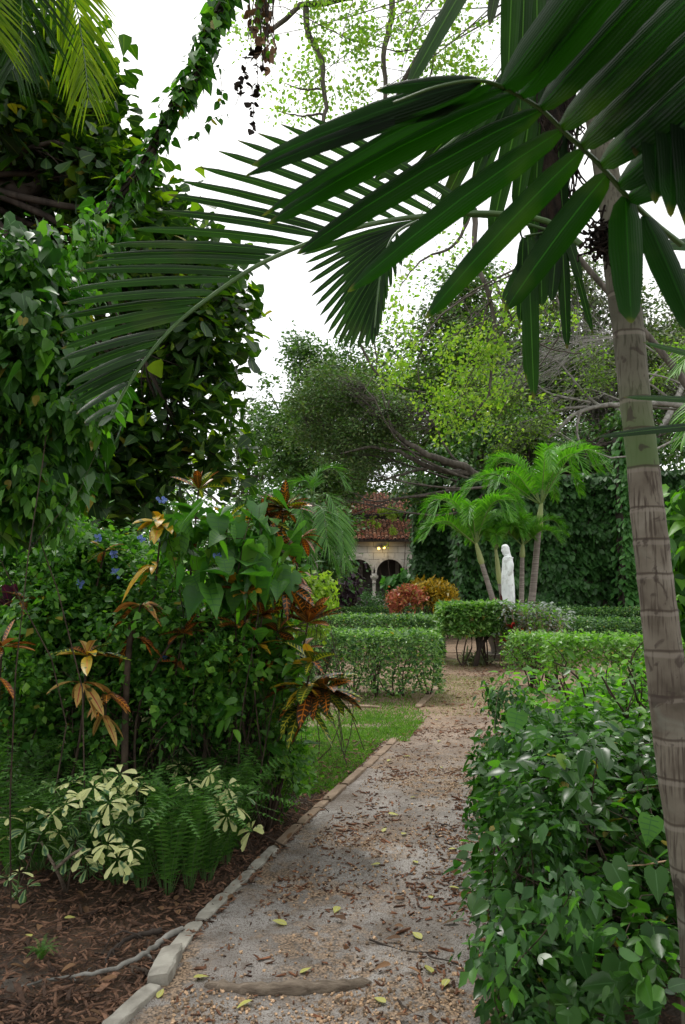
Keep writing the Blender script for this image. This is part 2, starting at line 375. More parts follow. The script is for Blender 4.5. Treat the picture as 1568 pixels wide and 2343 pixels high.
M['pebble']=solid('tan_pebble',(.22,.155,.10),(.40,.30,.21),40,.8,.2,rand=.9)
M['fibre']=solid('dark_palm_fibre',(.008,.007,.006),(.04,.028,.02),30,1,.8,(1,1,.3))
# ------------------------------------------------------------------ ground
def vnoise(x,y,s=1.,seed=0):
    r=np.random.default_rng(100+seed); o=0
    for i in range(7):
        a=r.random()*6.28; f=s*(.6+1.1*i*.5); ph=r.random()*6.28
        o=o+np.sin((x*math.cos(a)+y*math.sin(a))*f+ph+1.3*np.sin(y*f*.7+ph*2))
    return o/7
def sheet(name,poly_fn,us,vs,mat,kind='structure'):
    """grid mesh: poly_fn(u,v) -> xyz"""
    Uu,Vv=np.meshgrid(us,vs,indexing='ij'); P=poly_fn(Uu,Vv); a,b=Uu.shape
    i=np.arange(a-1)[:,None]; j=np.arange(b-1)[None,:]
    F=np.stack([i*b+j,(i+1)*b+j,(i+1)*b+j+1,i*b+j+1],axis=-1).reshape(-1,4)
    A=Acc(); A.add(P.reshape(-1,3),F,np.stack([Uu,Vv],-1).reshape(-1,2)); o=A.build(name,mat); o['kind']=kind; return o
def soilmat():
    m,t,o=newmat('dark_soil')
    c=nd(t,'ShaderNodeTexCoord'); v=c.outputs['Object']
    col=ramp(t,noise(t,3,6,v),[(.3,(.035,.024,.017)),(.5,(.07,.048,.034)),(.7,(.12,.085,.06))])
    col=mix(t,step(t,noise(t,60,3,v),.5,.62),col,(.13,.075,.045))
    col=mix(t,step(t,noise(t,1.1,3,v),.6,.7),col,(.16,.14,.12))
    p=nd(t,'ShaderNodeBsdfPrincipled'); p.inputs['Roughness'].default_value=.95; p.inputs['Specular IOR Level'].default_value=.2
    t.links.new(col,p.inputs['Base Color']); b=nd(t,'ShaderNodeBump'); b.inputs['Strength'].default_value=.9; b.inputs['Distance'].default_value=.02
    t.links.new(noise(t,45,6,v),b.inputs['Height']); t.links.new(b.outputs[0],p.inputs['Normal']); t.links.new(p.outputs[0],o.inputs[0]); return m
def sandmat(name='damp_sand'):
    m,t,o=newmat(name)
    c=nd(t,'ShaderNodeTexCoord'); v=c.outputs['Object']; sp=nd(t,'ShaderNodeSeparateXYZ'); t.links.new(v,sp.inputs[0])
    fr=step(t,mth(t,'ADD',sp.outputs[1],mth(t,'MULTIPLY',noise(t,.8,3,v),3.)),7.2,12.)   # warmer gravel towards the crossing
    sand=ramp(t,noise(t,2.4,8,v,.8),[(.28,(.10,.085,.07)),(.40,(.20,.182,.165)),(.55,(.285,.265,.245)),(.72,(.38,.36,.34))])
    warm=ramp(t,noise(t,2.0,8,v,.6),[(.28,(.13,.085,.055)),(.45,(.26,.175,.115)),(.7,(.38,.27,.185))])
    sand=mix(t,fr,sand,warm)
    sand=mix(t,step(t,noise(t,170,2,v),.54,.62),sand,(.09,.065,.048))
    sand=mix(t,mth(t,'MULTIPLY',step(t,noise(t,38,4,v),.56,.64),.6),sand,(.11,.08,.058))
    vo=nd(t,'ShaderNodeTexVoronoi'); vo.inputs['Scale'].default_value=85; t.links.new(v,vo.inputs['Vector'])
    gcol=mix(t,1.,mix(t,vo.outputs['Color'],(.20,.145,.10),(.44,.35,.26)),(1,.9,.8),'MULTIPLY')
    gcol=mix(t,step(t,vo.outputs['Distance'],.45,.7),gcol,(.07,.05,.035))
    gm=step(t,noise(t,.9,4,v,.5),.46,.58); gm=mth(t,'MAXIMUM',gm,mth(t,'MULTIPLY',fr,.7))
    gm=mth(t,'MULTIPLY',gm,step(t,noise(t,11,4,v),.42,.54))
    col=mix(t,gm,sand,gcol)
    col=mix(t,mth(t,'MULTIPLY',step(t,noise(t,1.5,6,v,.5),.52,.70),.55),col,(.10,.078,.062))
    p=nd(t,'ShaderNodeBsdfPrincipled'); t.links.new(step(t,noise(t,1.5,6,v,.5),.40,.70),p.inputs['Roughness']); p.inputs['Roughness'].default_value=.8; p.inputs['Specular IOR Level'].default_value=.25
    rr_=nd(t,'ShaderNodeMapRange'); rr_.inputs[3].default_value=.9; rr_.inputs[4].default_value=.6; t.links.new(noise(t,1.5,6,v,.5),rr_.inputs[0]); t.links.new(rr_.outputs[0],p.inputs['Roughness'])
    t.links.new(col,p.inputs['Base Color']); b=nd(t,'ShaderNodeBump'); b.inputs['Strength'].default_value=1.; b.inputs['Distance'].default_value=.018
    h=mth(t,'ADD',noise(t,24,7,v),mth(t,'MULTIPLY',vo.outputs['Distance'],-.3)); t.links.new(h,b.inputs['Height']); t.links.new(b.outputs[0],p.inputs['Normal'])
    t.links.new(p.outputs[0],o.inputs[0]); return m
M['sand']=sandmat()
EL=lambda y: -.80+(y-2.85)*.2486        # left kerb line of the path
ER=lambda y: .42+(y-2.85)*.196          # right side
sheet('ground',lambda u,v: np.stack([u,v,-.012+.0*u],-1),np.linspace(-150,150,31),np.linspace(-60,240,31),soilmat())
def pathz(x,y): return .006+.010*(vnoise(x,y,5,1)+1)*.5+.004*(vnoise(x,y,19,2))
def pf(u,v):
    x=(EL(v)-.10)*(1-u)+(ER(v)+.35+.10*vnoise(v,v*0,3,8))*u
    return np.stack([x,v,pathz(x,v)-.03*np.clip((v-8.3)/1.3,0,1)**2],-1)
sheet('path',pf,np.linspace(0,1,60),np.linspace(.3,9.6,380),M['sand'])
def cf(u,v):
    # clearing where the paths cross, and the walk between the hedges
    x=u; return np.stack([x,v,.003+.010*(vnoise(x,v,3,1)+1)*.5],-1)
sheet('walk',cf,np.linspace(-3.2,9.5,160),np.linspace(8.0,27,260),M['sand'])

# grass patches
def grasspatch(name,label,fn,n,h,mat):
    A=Acc(); P=fn(n); n=len(P)
    D=nrm(UP+rng.normal(size=(n,3))*.55*np.array([1,1,.3])); N=nrm(rng.normal(size=(n,3))*np.array([1,1,.2]))
    strips(A,P,D,N,h*(.5+rng.random(n)),h*.11,droop=.25,shape=BLADE,fold=0)
    o=A.build(name,mat); tag(o,label,'grass',kind='stuff')
def g1(n):
    y=rng.uniform(6.2,10.2,n); u=rng.random(n); x=EL(y)-.12-u*1.9+np.where(y>8.2,.25,0)
    k=(vnoise(x,y,2.,3)*.6+ .55-np.abs(u-.4)*.7 +rng.normal(size=n)*.25 - (y>9)*.35)>.16
    return np.stack([x,y,np.full(n,.0)],-1)[k]
grasspatch('grass_patch','short bright lawn grass between the croton bed and the path edging',g1,60000,.05,M['grass'])
def g2(n):
    y=rng.uniform(9.8,17.,n); x=rng.uniform(-.9,2.9,n)
    ce=1.1+(y-9)*.16
    k=(vnoise(x,y,1.3,5)*.9+.55-np.abs(x-ce)*.55+rng.normal(size=n)*.25-((y>14)*.35))>.18
    return np.stack([x,y,np.full(n,.008)],-1)[k]
grasspatch('grass_patch','thin patchy grass on the walk in front of the clipped hedge',g2,42000,.028,M['grassd'])
def g3(n):
    y=rng.uniform(9.5,13,n); x=rng.uniform(-2.8,1.0,n); k=(vnoise(x,y,2,6)+rng.normal(size=n)*.3)>.1
    return np.stack([x,y,np.full(n,.008)],-1)[k]
grasspatch('ground_cover','low weedy green cover under the clipped hedge',g3,9000,.06,M['grass'])

# loose chips, pebbles
def chips(acc,P,L,W,H,tilt=.18):
    n=len(P); yaw=rng.random(n)*6.283; D=nrm(np.stack([np.cos(yaw),np.sin(yaw),rng.normal(size=n)*tilt],-1))
    N=nrm(np.stack([rng.normal(size=n)*tilt,rng.normal(size=n)*tilt,np.ones(n)],-1)); Wd=nrm(np.cross(D,N)); N=np.cross(Wd,D)
    cs=np.array([[-1,-1,-1],[1,-1,-1],[1,1,-1],[-1,1,-1],[-1,-1,1],[1,-1,1],[1,1,1],[-1,1,1]],float)*.5
    jit=1+.35*rng.normal(size=(n,8,3))
    c=cs[None]*jit
    V=P[:,None]+c[...,0:1]*D[:,None]*L[:,None,None]+c[...,1:2]*Wd[:,None]*W[:,None,None]+c[...,2:3]*N[:,None]*H[:,None,None]
    f=np.array([[0,3,2,1],[4,5,6,7],[0,1,5,4],[1,2,6,5],[2,3,7,6],[3,0,4,7]])
    F=(f[None]+(np.arange(n)*8)[:,None,None]).reshape(-1,4); acc.add(V.reshape(-1,3),F,smooth=False)
def onpath(n,y0,y1,pw=1.):
    y=y0+(y1-y0)*rng.random(n)**pw; u=rng.random(n); x=EL(y)+.06+(ER(y)+.2-EL(y))*u
    return x,y
A=Acc(); n=15000; x,y=onpath(n,2.2,9.,1.4)
k=(vnoise(x,y,2.6,11)+.55*vnoise(x,y,7,12)+.42*rng.normal(size=n)+.30*np.abs((x-EL(y))/(ER(y)+.2-EL(y))-.5)*2)>.40; x,y=x[k],y[k]; n=len(x)
s=np.exp(rng.normal(size=n)*.5)
chips(A,np.stack([x,y,pathz(x,y)+.005],-1),.017*s,.0055*s**.6,.0035*s**.5)
n=2600; x=rng.uniform(-2,3,n); y=rng.uniform(8.2,16,n); s=np.exp(rng.normal(size=n)*.4)
chips(A,np.stack([x,y,np.full(n,.016)],-1),.030*s,.010*s,.004*s)
tag(A.build('wood_chips',M['chip']),'brown bark chips and twig bits scattered on the sandy path','litter',kind='stuff')
A=Acc(); n=26000; x,y=onpath(n,2.3,7.5,1.2)
k=((vnoise(x,y,1.9,21)+.5*vnoise(x,y,6,22)+.45*rng.normal(size=n)+np.where(y<3.25,.75,0)+np.exp(-((y-5.2)/.7)**2)*.4)>.70); x,y=x[k],y[k]; n=len(x)
s=np.exp(rng.normal(size=n)*.3)
chips(A,np.stack([x,y,pathz(x,y)+.003],-1),.008*s,.0065*s,.0055*s,.4)
tag(A.build('gravel',M['pebble']),'tan pea gravel lying in loose patches on the path','gravel',kind='stuff')
# mulch bed
def mulchpts(n):
    y=2.2+6*rng.random(n)**1.9; u=rng.random(n)**1.25; x=EL(y)-.07-u*2.3
    return x,y
A=Acc(); n=19000; x,y=mulchpts(n); s=np.exp(rng.normal(size=n)*.5); z=.006+.018*rng.random(n)
chips(A,np.stack([x,y,z],-1),.028*s,.006*s**.7,.0035*s**.5,.3)
tag(A.build('mulch',M['chipd']),'dark reddish shredded bark mulch covering the planting bed','mulch',kind='stuff')
A=Acc(); n=260; x,y=mulchpts(n); P=np.stack([x,y,np.full(n,.03)],-1); k=rng.random(n)<.7
y2=rng.uniform(3,16,300); P2=np.stack([ER(y2)+.25*rng.normal(size=300),y2,np.full(300,.03)],-1); P=np.concatenate([P,P2]); n=len(P)
D=nrm(rng.normal(size=(n,3))*np.array([1,1,.15])); N=nrm(UP+.35*rng.normal(size=(n,3)))
strips(A,P,D,N,.045+.04*rng.random(n),.014,shape=LAN,fold=.5,droop=.1)
tag(A.build('dry_leaves',M['dry']),'curled dry brown leaves strewn over the mulch and path side','litter',kind='stuff')

# fallen leaves one can count
lf=Acc(); strips(lf,[[-.03,0,.004]],[1,0,.05],UP,.062,.017,droop=.05,shape=OV,fold=.25)
proto=lf.build('fallen_leaf',M['litter_y']); tag(proto,'yellow green leaf fallen flat on the sandy path','fallen leaf','yellow leaves fallen on the path')
sp=[(368,2286),(980,2228),(460,2247),(1040,2040),(925,1915),(945,1830),(955,2150),(860,1985),(900,1870),(1010,1760),(890,1745),(985,2060),(700,2230),(1005,1700),(840,1720),(930,1735),(880,1905),(770,2090),(640,2120),(1035,1950),(950,1980),(1020,2260),(870,2300),(560,2310),(1000,1650),(930,1650)]
for i,(a,b) in enumerate(sp):
    o=proto if i==0 else proto.copy()
    if i: scene.collection.objects.link(o)
    g=gr(a,b); o.location=(g[0],g[1],pathz(g[0],g[1])+.006); o.rotation_euler=(rng.normal()*.12,rng.normal()*.12,rng.random()*6.28); q=.75+.5*rng.random(); o.scale=(q,q,q)
# mulch-side leaves
for i,(a,b,l) in enumerate([(160,2118,'lone yellow leaf on the dark mulch left of the edging'),(65,2160,'small green leaf fallen on the mulch at the far left')]):
    o=proto.copy(); scene.collection.objects.link(o); del o['group']; o['label']=l; g=gr(a,b); o.location=(g[0],g[1],.035); o.rotation_euler=(.1,.1,i*2.+.4)

# log lying half buried across the path
A=Acc(); P=curve([gr(470,2262)+[0,0,.012],gr(560,2274)+[0,0,.012],gr(680,2272)+[0,0,.016],gr(760,2268)+[0,0,.012],gr(850,2252)+[0,0,.004]],30)
rr=.030*(1-.25*np.linspace(-1,1,30)**2)*(1+.15*rng.normal(size=30)); rr[0]=.012; rr[-1]=.01
tubes(A,P,rr,12); tag(A.build('log',M['wood'],origin=P[15]*[1,1,0]),'weathered brown log half buried across the near end of the path','log')
# roots in the mulch
def root(pts,r,label,mat='wood'):
    A=Acc(); P=curve([gr(a,b)+np.array([0,0,z]) for a,b,z in pts],26); P+=rng.normal(size=P.shape)*.003
    tubes(A,P,r*(1.1-np.linspace(0,.8,26)),8)
    for k in (8,14,19):
        Q=bend(P[k],P[k]+np.array([rng.normal()*.15,-.1+rng.normal()*.1,-.01]),6,.2); tubes(A,Q,np.linspace(r*.5,r*.15,6),5)
    o=A.build('root',M[mat],origin=P[0]*[1,1,0]); tag(o,label,'root')
root([(415,2140,.03),(365,2170,.03),(330,2200,.03),(270,2225,.025),(180,2240,.02),(40,2262,.01)],.014,'long grey surface root winding left from the edging block','barkl')
root([(370,2145,.03),(300,2165,.04),(262,2185,.03),(240,2215,.015)],.013,'short dark crooked root above the long grey root','barkd')
root([(350,2245,.02),(310,2230,.03),(290,2215,.01)],.009,'stub of brown root beside the tilted edging block','stem')
# sticks
for i,(a,b,c,d,l) in enumerate([(845,2160,985,2190,'long thin dark twig lying across the middle of the sandy path'),(1010,1895,1045,1910,'pair of short twigs at the right edge of the path'),(910,2300,945,2330,'thin bent twig near the bottom of the path'),(980,2195,1050,2220,'dark stick against the hedge foot on the right')]):
    A=Acc(); Q=bend(gr(a,b)+[0,0,.022],gr(c,d)+[0,0,.022],8,.05); tubes(A,Q,np.linspace(.005,.002,8),5)
    tag(A.build('twig',M['barkd'],origin=gr(a,b)),l,'twig')

# ------------------------------------------------------------------ kerb blocks
def kerb(p,q,mat,label,wd=.095,ht=.05,tilt=0.,prev=0.,rough=.0018):
    p=np.array(p);q=np.array(q); d=nrm(q-p); s=np.array([d[1],-d[0],0]); L=np.linalg.norm((q-p)[:2])
    k=9; us=np.linspace(0,1,k); A=Acc()
    prof=np.array([[-.5,-.6],[-.5,.85],[-.42,1.],[0,1.],[.42,1.],[.5,.85],[.5,-.6]])
    V=[]
    for i,u in enumerate(us):
        ins=.006 if i in (0,k-1) else 0
        for a,b in prof:
            V.append(p+d*L*u+s*(a*(wd-ins*2)+rng.normal()*rough)+np.array([0,0,b*(ht-ins)+rng.normal()*rough*.5+(a*tilt*wd if b>0 else 0)]))
    V=np.array(V); m=len(prof); F=[]
    for i in range(k-1):
        for j in range(m-1): F.append([i*m+j,(i+1)*m+j,(i+1)*m+j+1,i*m+j+1])
    for b0,rev in ((0,0),((k-1)*m,1)):
        for (a,b,c,e) in ((0,1,5,6),(1,2,4,5),(2,3,3,4)):
            F.append([b0+a,b0+b,b0+c,b0+e] if not rev else [b0+e,b0+c,b0+b,b0+a])
    A.add(V,F,smooth=False); o=A.build('edging_block',M[mat],origin=[p[0],p[1],0]); tag(o,label,'edging block','edging blocks along the left side of the path'); return o
kp=[((262,2375),(362,2268),'kerbp','pale edging block at the bottom end of the row, cut by the picture edge'),
((368,2262),(408,2190),'kerbp','stubby tilted yellowish edging block, second of the row from the bottom'),
((400,2195),(462,2118),'kerbp','pale edging block just past the tilted one, beside the grey root'),
((466,2113),(528,2055),'kerbp','pale edging block under the fern tips, fourth of the row from the bottom'),
((532,2052),(582,2000),'kerbp','narrow pale edging block by the ferns, fifth of the row from the bottom'),
((585,1997),(640,1944),'kerbp','grey stained edging block, sixth of the row from the bottom'),
((643,1940),(690,1893),'kerbt','short grey tan edging block, seventh of the row from the bottom'),
((693,1890),(752,1838),'kerbt','tan edging block by the thin shrub stem, eighth of the row from the bottom'),
((755,1836),(790,1803),'kerbt','tan edging block with a dark joint, ninth of the row from the bottom'),
((793,1800),(838,1762),'kerbt','tan edging block beside the lawn grass, tenth of the row from the bottom'),
((841,1760),(868,1735),'kerbt','short tan edging block, last but two of the row before the crossing'),
((870,1733),(893,1710),'kerbt','short tan edging block, last but one of the row before the crossing'),
((894,1708),(910,1693),'kerbt','smallest tan edging block at the far end of the row')]
for i,(a,b,m,l) in enumerate(kp):
    a=gr(*a)*[1,1,0]; b=gr(*b)*[1,1,0]; j=rng.normal()*.008
    a[0]-=.02-j; b[0]-=.02+j*.5
    kerb(a,b,m,l,wd=.066+rng.normal()*.005+(.022 if i==1 else 0),ht=.030+(.022 if i==1 else 0)+rng.normal()*.004,tilt=.15 if i==1 else rng.normal()*.05)
def edging(a,b,label,wd=.09,ht=.04,mat='kerbt'):
    a=gr(*a)*[1,1,0]; b=gr(*b)*[1,1,0]; o=kerb(a,b,mat,label,wd,ht); o['category']='edging'; del o['group']
edging((640,1612),(870,1621),'low straight edging strip in front of the clipped hedge')
edging((955,1622),(1000,1575),'short slanted edging strip at the corner of the clipped hedge')
edging((1012,1495),(1075,1493),'far edging strip across the gravel behind the hedge gap',.08,.03)
edging((1110,1500),(1210,1500),'grey stone strip in front of the shaded planter',.1,.10,'kerbp')

# ------------------------------------------------------------------ building
def tilesroof(x0,x1,y0,z0,y1,z1,name,parent,mat):
    A=Acc(); pw=.19; cols=int((x1-x0)/pw); sl=math.hypot(y1-y0,z1-z0); rows=int(sl/.30); dy=(y1-y0)/rows; dz=(z1-z0)/rows
    nrmv=nrm([0,-(z1-z0),(y1-y0)]); k=6; ang=np.linspace(0,math.pi,k)
    V=[];F=[]
    for c in range(cols):
        for r_ in range(rows):
            cx=x0+(c+.5)*pw+rng.normal()*.006; b=len(V); jj=rng.normal()*.01
            for e,(tt,lift,rad) in enumerate(((-.12,.035,.088),(1.,.0,.075))):
                for a in ang:
                    V.append(np.array([cx-rad*math.cos(a),y0+dy*(r_+tt),z0+dz*(r_+tt)])+nrmv*(rad*math.sin(a)*.9+lift+jj))
            for i in range(k-1): F.append([b+i,b+i+1,b+k+i+1,b+k+i])
            # underside lip to give the tile thickness
            bb=len(V)
            for a in ang: V.append(np.array([cx-.07*math.cos(a),y0+dy*(r_-.12),z0+dz*(r_-.12)])+nrmv*(.07*math.sin(a)*.9+.035+jj))
            for i in range(k-1): F.append([b+i,bb+i,bb+i+1,b+i+1])
    A.add(V,F,smooth=True)
    e=nrmv*-.03
    q=np.array([[x0,y0-.1,z0-.02],[x1,y0-.1,z0-.02],[x1,y1,z1],[x0,y1,z1]])
    A.add(np.concatenate([q,q+e*3]),[[0,1,2,3],[7,6,5,4],[0,4,5,1],[1,5,6,2],[2,6,7,3],[3,7,4,0]],m=1,smooth=False)
    return A.build(name,mat,parent)
def boxv(acc,x0,x1,y0,y1,z0,z1,m=0):
    V=[[x0,y0,z0],[x1,y0,z0],[x1,y1,z0],[x0,y1,z0],[x0,y0,z1],[x1,y0,z1],[x1,y1,z1],[x0,y1,z1]]
    acc.add(V,[[0,3,2,1],[4,5,6,7],[0,1,5,4],[1,2,6,5],[2,3,7,6],[3,0,4,7]],m=m,smooth=False)
def stonemat(name,ca,cb,mort,sx=.75,sy=.32):
    m,t,o=newmat(name); c=nd(t,'ShaderNodeTexCoord'); sp=nd(t,'ShaderNodeSeparateXYZ'); t.links.new(c.outputs['Object'],sp.inputs[0])
    cb_=nd(t,'ShaderNodeCombineXYZ'); t.links.new(sp.outputs[0],cb_.inputs[0]); t.links.new(sp.outputs[2],cb_.inputs[1])
    b=nd(t,'ShaderNodeTexBrick'); b.inputs['Scale'].default_value=1; b.inputs['Brick Width'].default_value=sx; b.inputs['Row Height'].default_value=sy
    b.inputs['Mortar Size'].default_value=.012; b.offset=.4; b.squash=.7; b.squash_frequency=3
    b.inputs['Color1'].default_value=(*ca,1); b.inputs['Color2'].default_value=(*cb,1); b.inputs['Mortar'].default_value=(*mort,1)
    t.links.new(cb_.outputs[0],b.inputs['Vector'])
    col=mix(t,.6,b.outputs['Color'],mix(t,1.,b.outputs['Color'],mix(t,noise(t,2.5,5),(.45,.42,.38),(1.5,1.5,1.45)),'MULTIPLY'))
    p=nd(t,'ShaderNodeBsdfPrincipled'); t.links.new(col,p.inputs['Base Color']); p.inputs['Roughness'].default_value=.9
    bp=nd(t,'ShaderNodeBump'); bp.inputs['Strength'].default_value=.5; bp.inputs['Distance'].default_value=.02; t.links.new(noise(t,25,4),bp.inputs['Height']); t.links.new(bp.outputs[0],p.inputs['Normal'])
    t.links.new(p.outputs[0],o.inputs[0]); return m
M['stone']=stonemat('coursed_limestone',(.46,.45,.41),(.60,.58,.54),(.17,.16,.14))
M['stonep']=solid('pale_carved_limestone',(.38,.36,.31),(.58,.55,.49),5,.85,.4)
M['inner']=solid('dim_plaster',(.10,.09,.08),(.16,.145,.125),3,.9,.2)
mt,t_,o_=newmat('terracotta_tile'); g_=nd(t_,'ShaderNodeNewGeometry')
c_=ramp(t_,g_.outputs['Random Per Island'],[(0,(.16,.08,.055)),(.35,(.38,.15,.09)),(.6,(.55,.24,.14)),(.8,(.30,.17,.12)),(1,(.62,.36,.24))])
c_=mix(t_,.6,c_,mix(t_,1.,c_,mix(t_,noise(t_,5,4),(.3,.3,.3),(1.6,1.55,1.5)),'MULTIPLY'))
p_=nd(t_,'ShaderNodeBsdfPrincipled'); t_.links.new(c_,p_.inputs[0]); p_.inputs['Roughness'].default_value=.85; t_.links.new(p_.outputs[0],o_.inputs[0]); M['tile']=mt
bx0=(784-784)/47.
bd=thing('cloister_building','old stone cloister with round arches and two tiers of orange barrel tile roof','building',(1.5,38.2,0))
YF=38.0; Z0=1.6
cz=lambda yd,Y=38.: Z0+(1340-yd)*Y/1786
xw=lambda xd,Y=38.: (xd-784)*Y/1786
cen=[xw(893)+1.555*i for i in range(-4,4)]; r=.655; spz=cz(1316)+.12; wt=cz(1236); colr=.085
A=Acc()
k=22
for c in cen:
    xs=c-r*np.cos(np.linspace(0,math.pi,k)); zs=spz+r*1.0*np.sin(np.linspace(0,math.pi,k))
    for i in range(k-1):
        a,b=xs[i],xs[i+1]; za,zb=zs[i],zs[i+1]
        V=[[a,YF,za],[b,YF,zb],[b,YF,wt],[a,YF,wt],[a,YF+.35,za],[b,YF+.35,zb],[b,YF+.35,wt],[a,YF+.35,wt]]
        A.add(V,[[0,1,2,3],[5,4,7,6],[0,4,5,1]],smooth=False)
    boxv(A,c+r,c+1.555-r,YF,YF+.35,spz-.12,wt)
boxv(A,cen[0]-r-.9,cen[0]-r,YF,YF+.35,0,wt); boxv(A,cen[-1]+1.555-r,cen[-1]+1.555-r+1,YF,YF+.35,0,wt)
A.build('arcade_wall',M['stone'],bd)
A=Acc(); boxv(A,cen[0]-r-.05,cen[-1]+1.555-r,YF+.04,YF+.31,0,.85); boxv(A,cen[0]-r-.05,cen[-1]+1.555-r,YF-.02,YF+.37,.85,.93); A.build('parapet',M['stone'],bd)
for c in cen:   # arch rings of wedge stones
    A=Acc(); nv=9
    for v in range(nv):
        a0=math.pi*(v+.03)/nv; a1=math.pi*(v+.97)/nv
        for s in range(3):
            b0=a0+(a1-a0)*s/3; b1=a0+(a1-a0)*(s+1)/3; V=[]
            for yy in (YF-.035,YF+.02):
                for rr,aa in ((r,b0),(r+.17,b0),(r+.17,b1),(r,b1)): V.append([c-rr*math.cos(aa),yy,spz+rr*math.sin(aa)])
            A.add(V,[[0,1,2,3],[4,7,6,5],[0,4,5,1],[1,5,6,2],[2,6,7,3],[3,7,4,0]],smooth=False)
    A.build('arch',M['stonep'],bd)
def lathe(acc,x,y,prof,sides=14,m=0):
    P=np.array([[x,y,z] for z,_ in prof]); tubes(acc,P,np.array([q for _,q in prof]),sides,m)
for i in range(len(cen)):
    c=cen[i]+1.555/2; A=Acc()
    lathe(A,c,YF+.17,[(.93,.15),(1.0,.15),(1.03,.11),(1.08,.12),(1.12,colr),(1.6,colr),(spz-.52,colr*.95),(spz-.50,.11),(spz-.47,.11),(spz-.45,.09),(spz-.3,.12),(spz-.22,.17)])
    o=A.build('column',M['stonep'],bd)
    A=Acc(); boxv(A,c-.19,c+.19,YF-.03,YF+.37,spz-.22,spz-.12); boxv(A,c-.165,c+.165,YF-.005,YF+.35,spz-.27,spz-.22); A.build('capital',M['stonep'],o)
# inside of the walk: back wall, floor, ceiling
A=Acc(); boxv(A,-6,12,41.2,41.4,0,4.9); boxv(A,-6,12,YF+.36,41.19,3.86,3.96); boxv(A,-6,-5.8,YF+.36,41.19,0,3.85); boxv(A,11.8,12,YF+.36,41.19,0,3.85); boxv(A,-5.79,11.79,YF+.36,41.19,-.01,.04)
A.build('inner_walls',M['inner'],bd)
for c in (cen[3]+.2,cen[4]+.55,cen[5]+.3):
    A=Acc(); boxv(A,c-.09,c+.09,41.1,41.19,0.05,3.2); A.build('pilaster',M['stonep'],bd)
z0=cz(1236); tilesroof(xw(640),xw(1040),YF-.45,z0+.0,41.2,cz(1190,41.2),'lower_roof',bd,[M['tile'],M['barkd']])
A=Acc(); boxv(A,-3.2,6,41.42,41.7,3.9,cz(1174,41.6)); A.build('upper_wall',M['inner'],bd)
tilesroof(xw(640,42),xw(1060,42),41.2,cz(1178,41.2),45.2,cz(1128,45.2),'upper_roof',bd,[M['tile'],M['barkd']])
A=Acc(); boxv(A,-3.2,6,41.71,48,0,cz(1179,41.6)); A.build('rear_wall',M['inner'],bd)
# twin flood lamps under the eave
ml,t_,o_=newmat('lit_lamp'); e_=nd(t_,'ShaderNodeEmission'); e_.inputs[0].default_value=(1,.62,.12,1); e_.inputs[1].default_value=5; t_.links.new(e_.outputs[0],o_.inputs[0])
lp=thing('flood_lamp','pair of small lit yellow lamps under the tiled eave above the arches','lamp',tuple(at(873,1256,37.85)))
A=Acc(); P0=at(873,1248,37.8); boxv(A,P0[0]-.06,P0[0]+.06,37.8,37.98,P0[2]-.05,P0[2]+.02); A.build('bracket',M['barkd'],lp)
for xd,yd in ((867,1254),(879,1252)):
    A=Acc(); c=at(xd,yd,37.75); P=np.array([c+[0,.12,.05],c+[0,.04,.02],c,c+[0,-.01,0]]); tubes(A,P,np.array([.02,.05,.065,.07]),10); h=A.build('lamp_head',M['barkd'],lp)
    A=Acc(); c2=c+np.array([0,-.03,-.01]); tubes(A,np.array([c2+[0,.03,0],c2+[0,-.02,0],c2+[0,-.05,0]]),np.array([.062,.055,.004]),10); A.build('bulb',ml,h)
    L=bpy.data.lights.new('lamp_light','POINT'); L.energy=2.2; L.color=(1,.7,.3); L.shadow_soft_size=.05
    lo=bpy.data.objects.new('lamp_light',L); scene.collection.objects.link(lo); lo.location=tuple(c2+np.array([0,-.12,-.03])); 

# ------------------------------------------------------------------ statue
Ys=17.3
st=thing('statue','white stone robed figure with long hair standing in profile among the palms','statue',tuple(at(1160,1400,17.3)*[1,1,0]))
dm=mpd(Ys)
def sx(z): return (1143+ (z-0)/8.64)   # helper in photo units from close-up pixels (x)
prof=[(196,835,852),(200,812,868),(212,788,888),(230,774,905),(255,768,918),(285,769,924),(310,768,929),(335,769,933),(355,778,938),(380,786,943),(400,796,948),(415,815,952),(430,826,957),(450,815,966),(470,800,982),(485,793,988),(500,791,986),(560,789,981),(640,788,984),(720,786,988),(800,782,992),(880,779,998),(960,779,1003),(1040,781,1008),(1120,783,1011),(1200,784,1013),(1300,783,1016),(1400,780,1020),(1600,776,1026),(1760,772,1030)]
base_y=at(784,1340,Ys)[1]
A=Acc(); ns_=48; V=[]; ang=np.arange(ns_)*2*math.pi/ns_
rows=[]
pz=np.array([p[0] for p in prof],float); pl=np.array([p[1] for p in prof],float); pr=np.array([p[2] for p in prof],float)
zz=np.concatenate([np.linspace(196,500,60),np.linspace(506,1760,90)])
L_=np.interp(zz,pz,pl); R_=np.interp(zz,pz,pr)
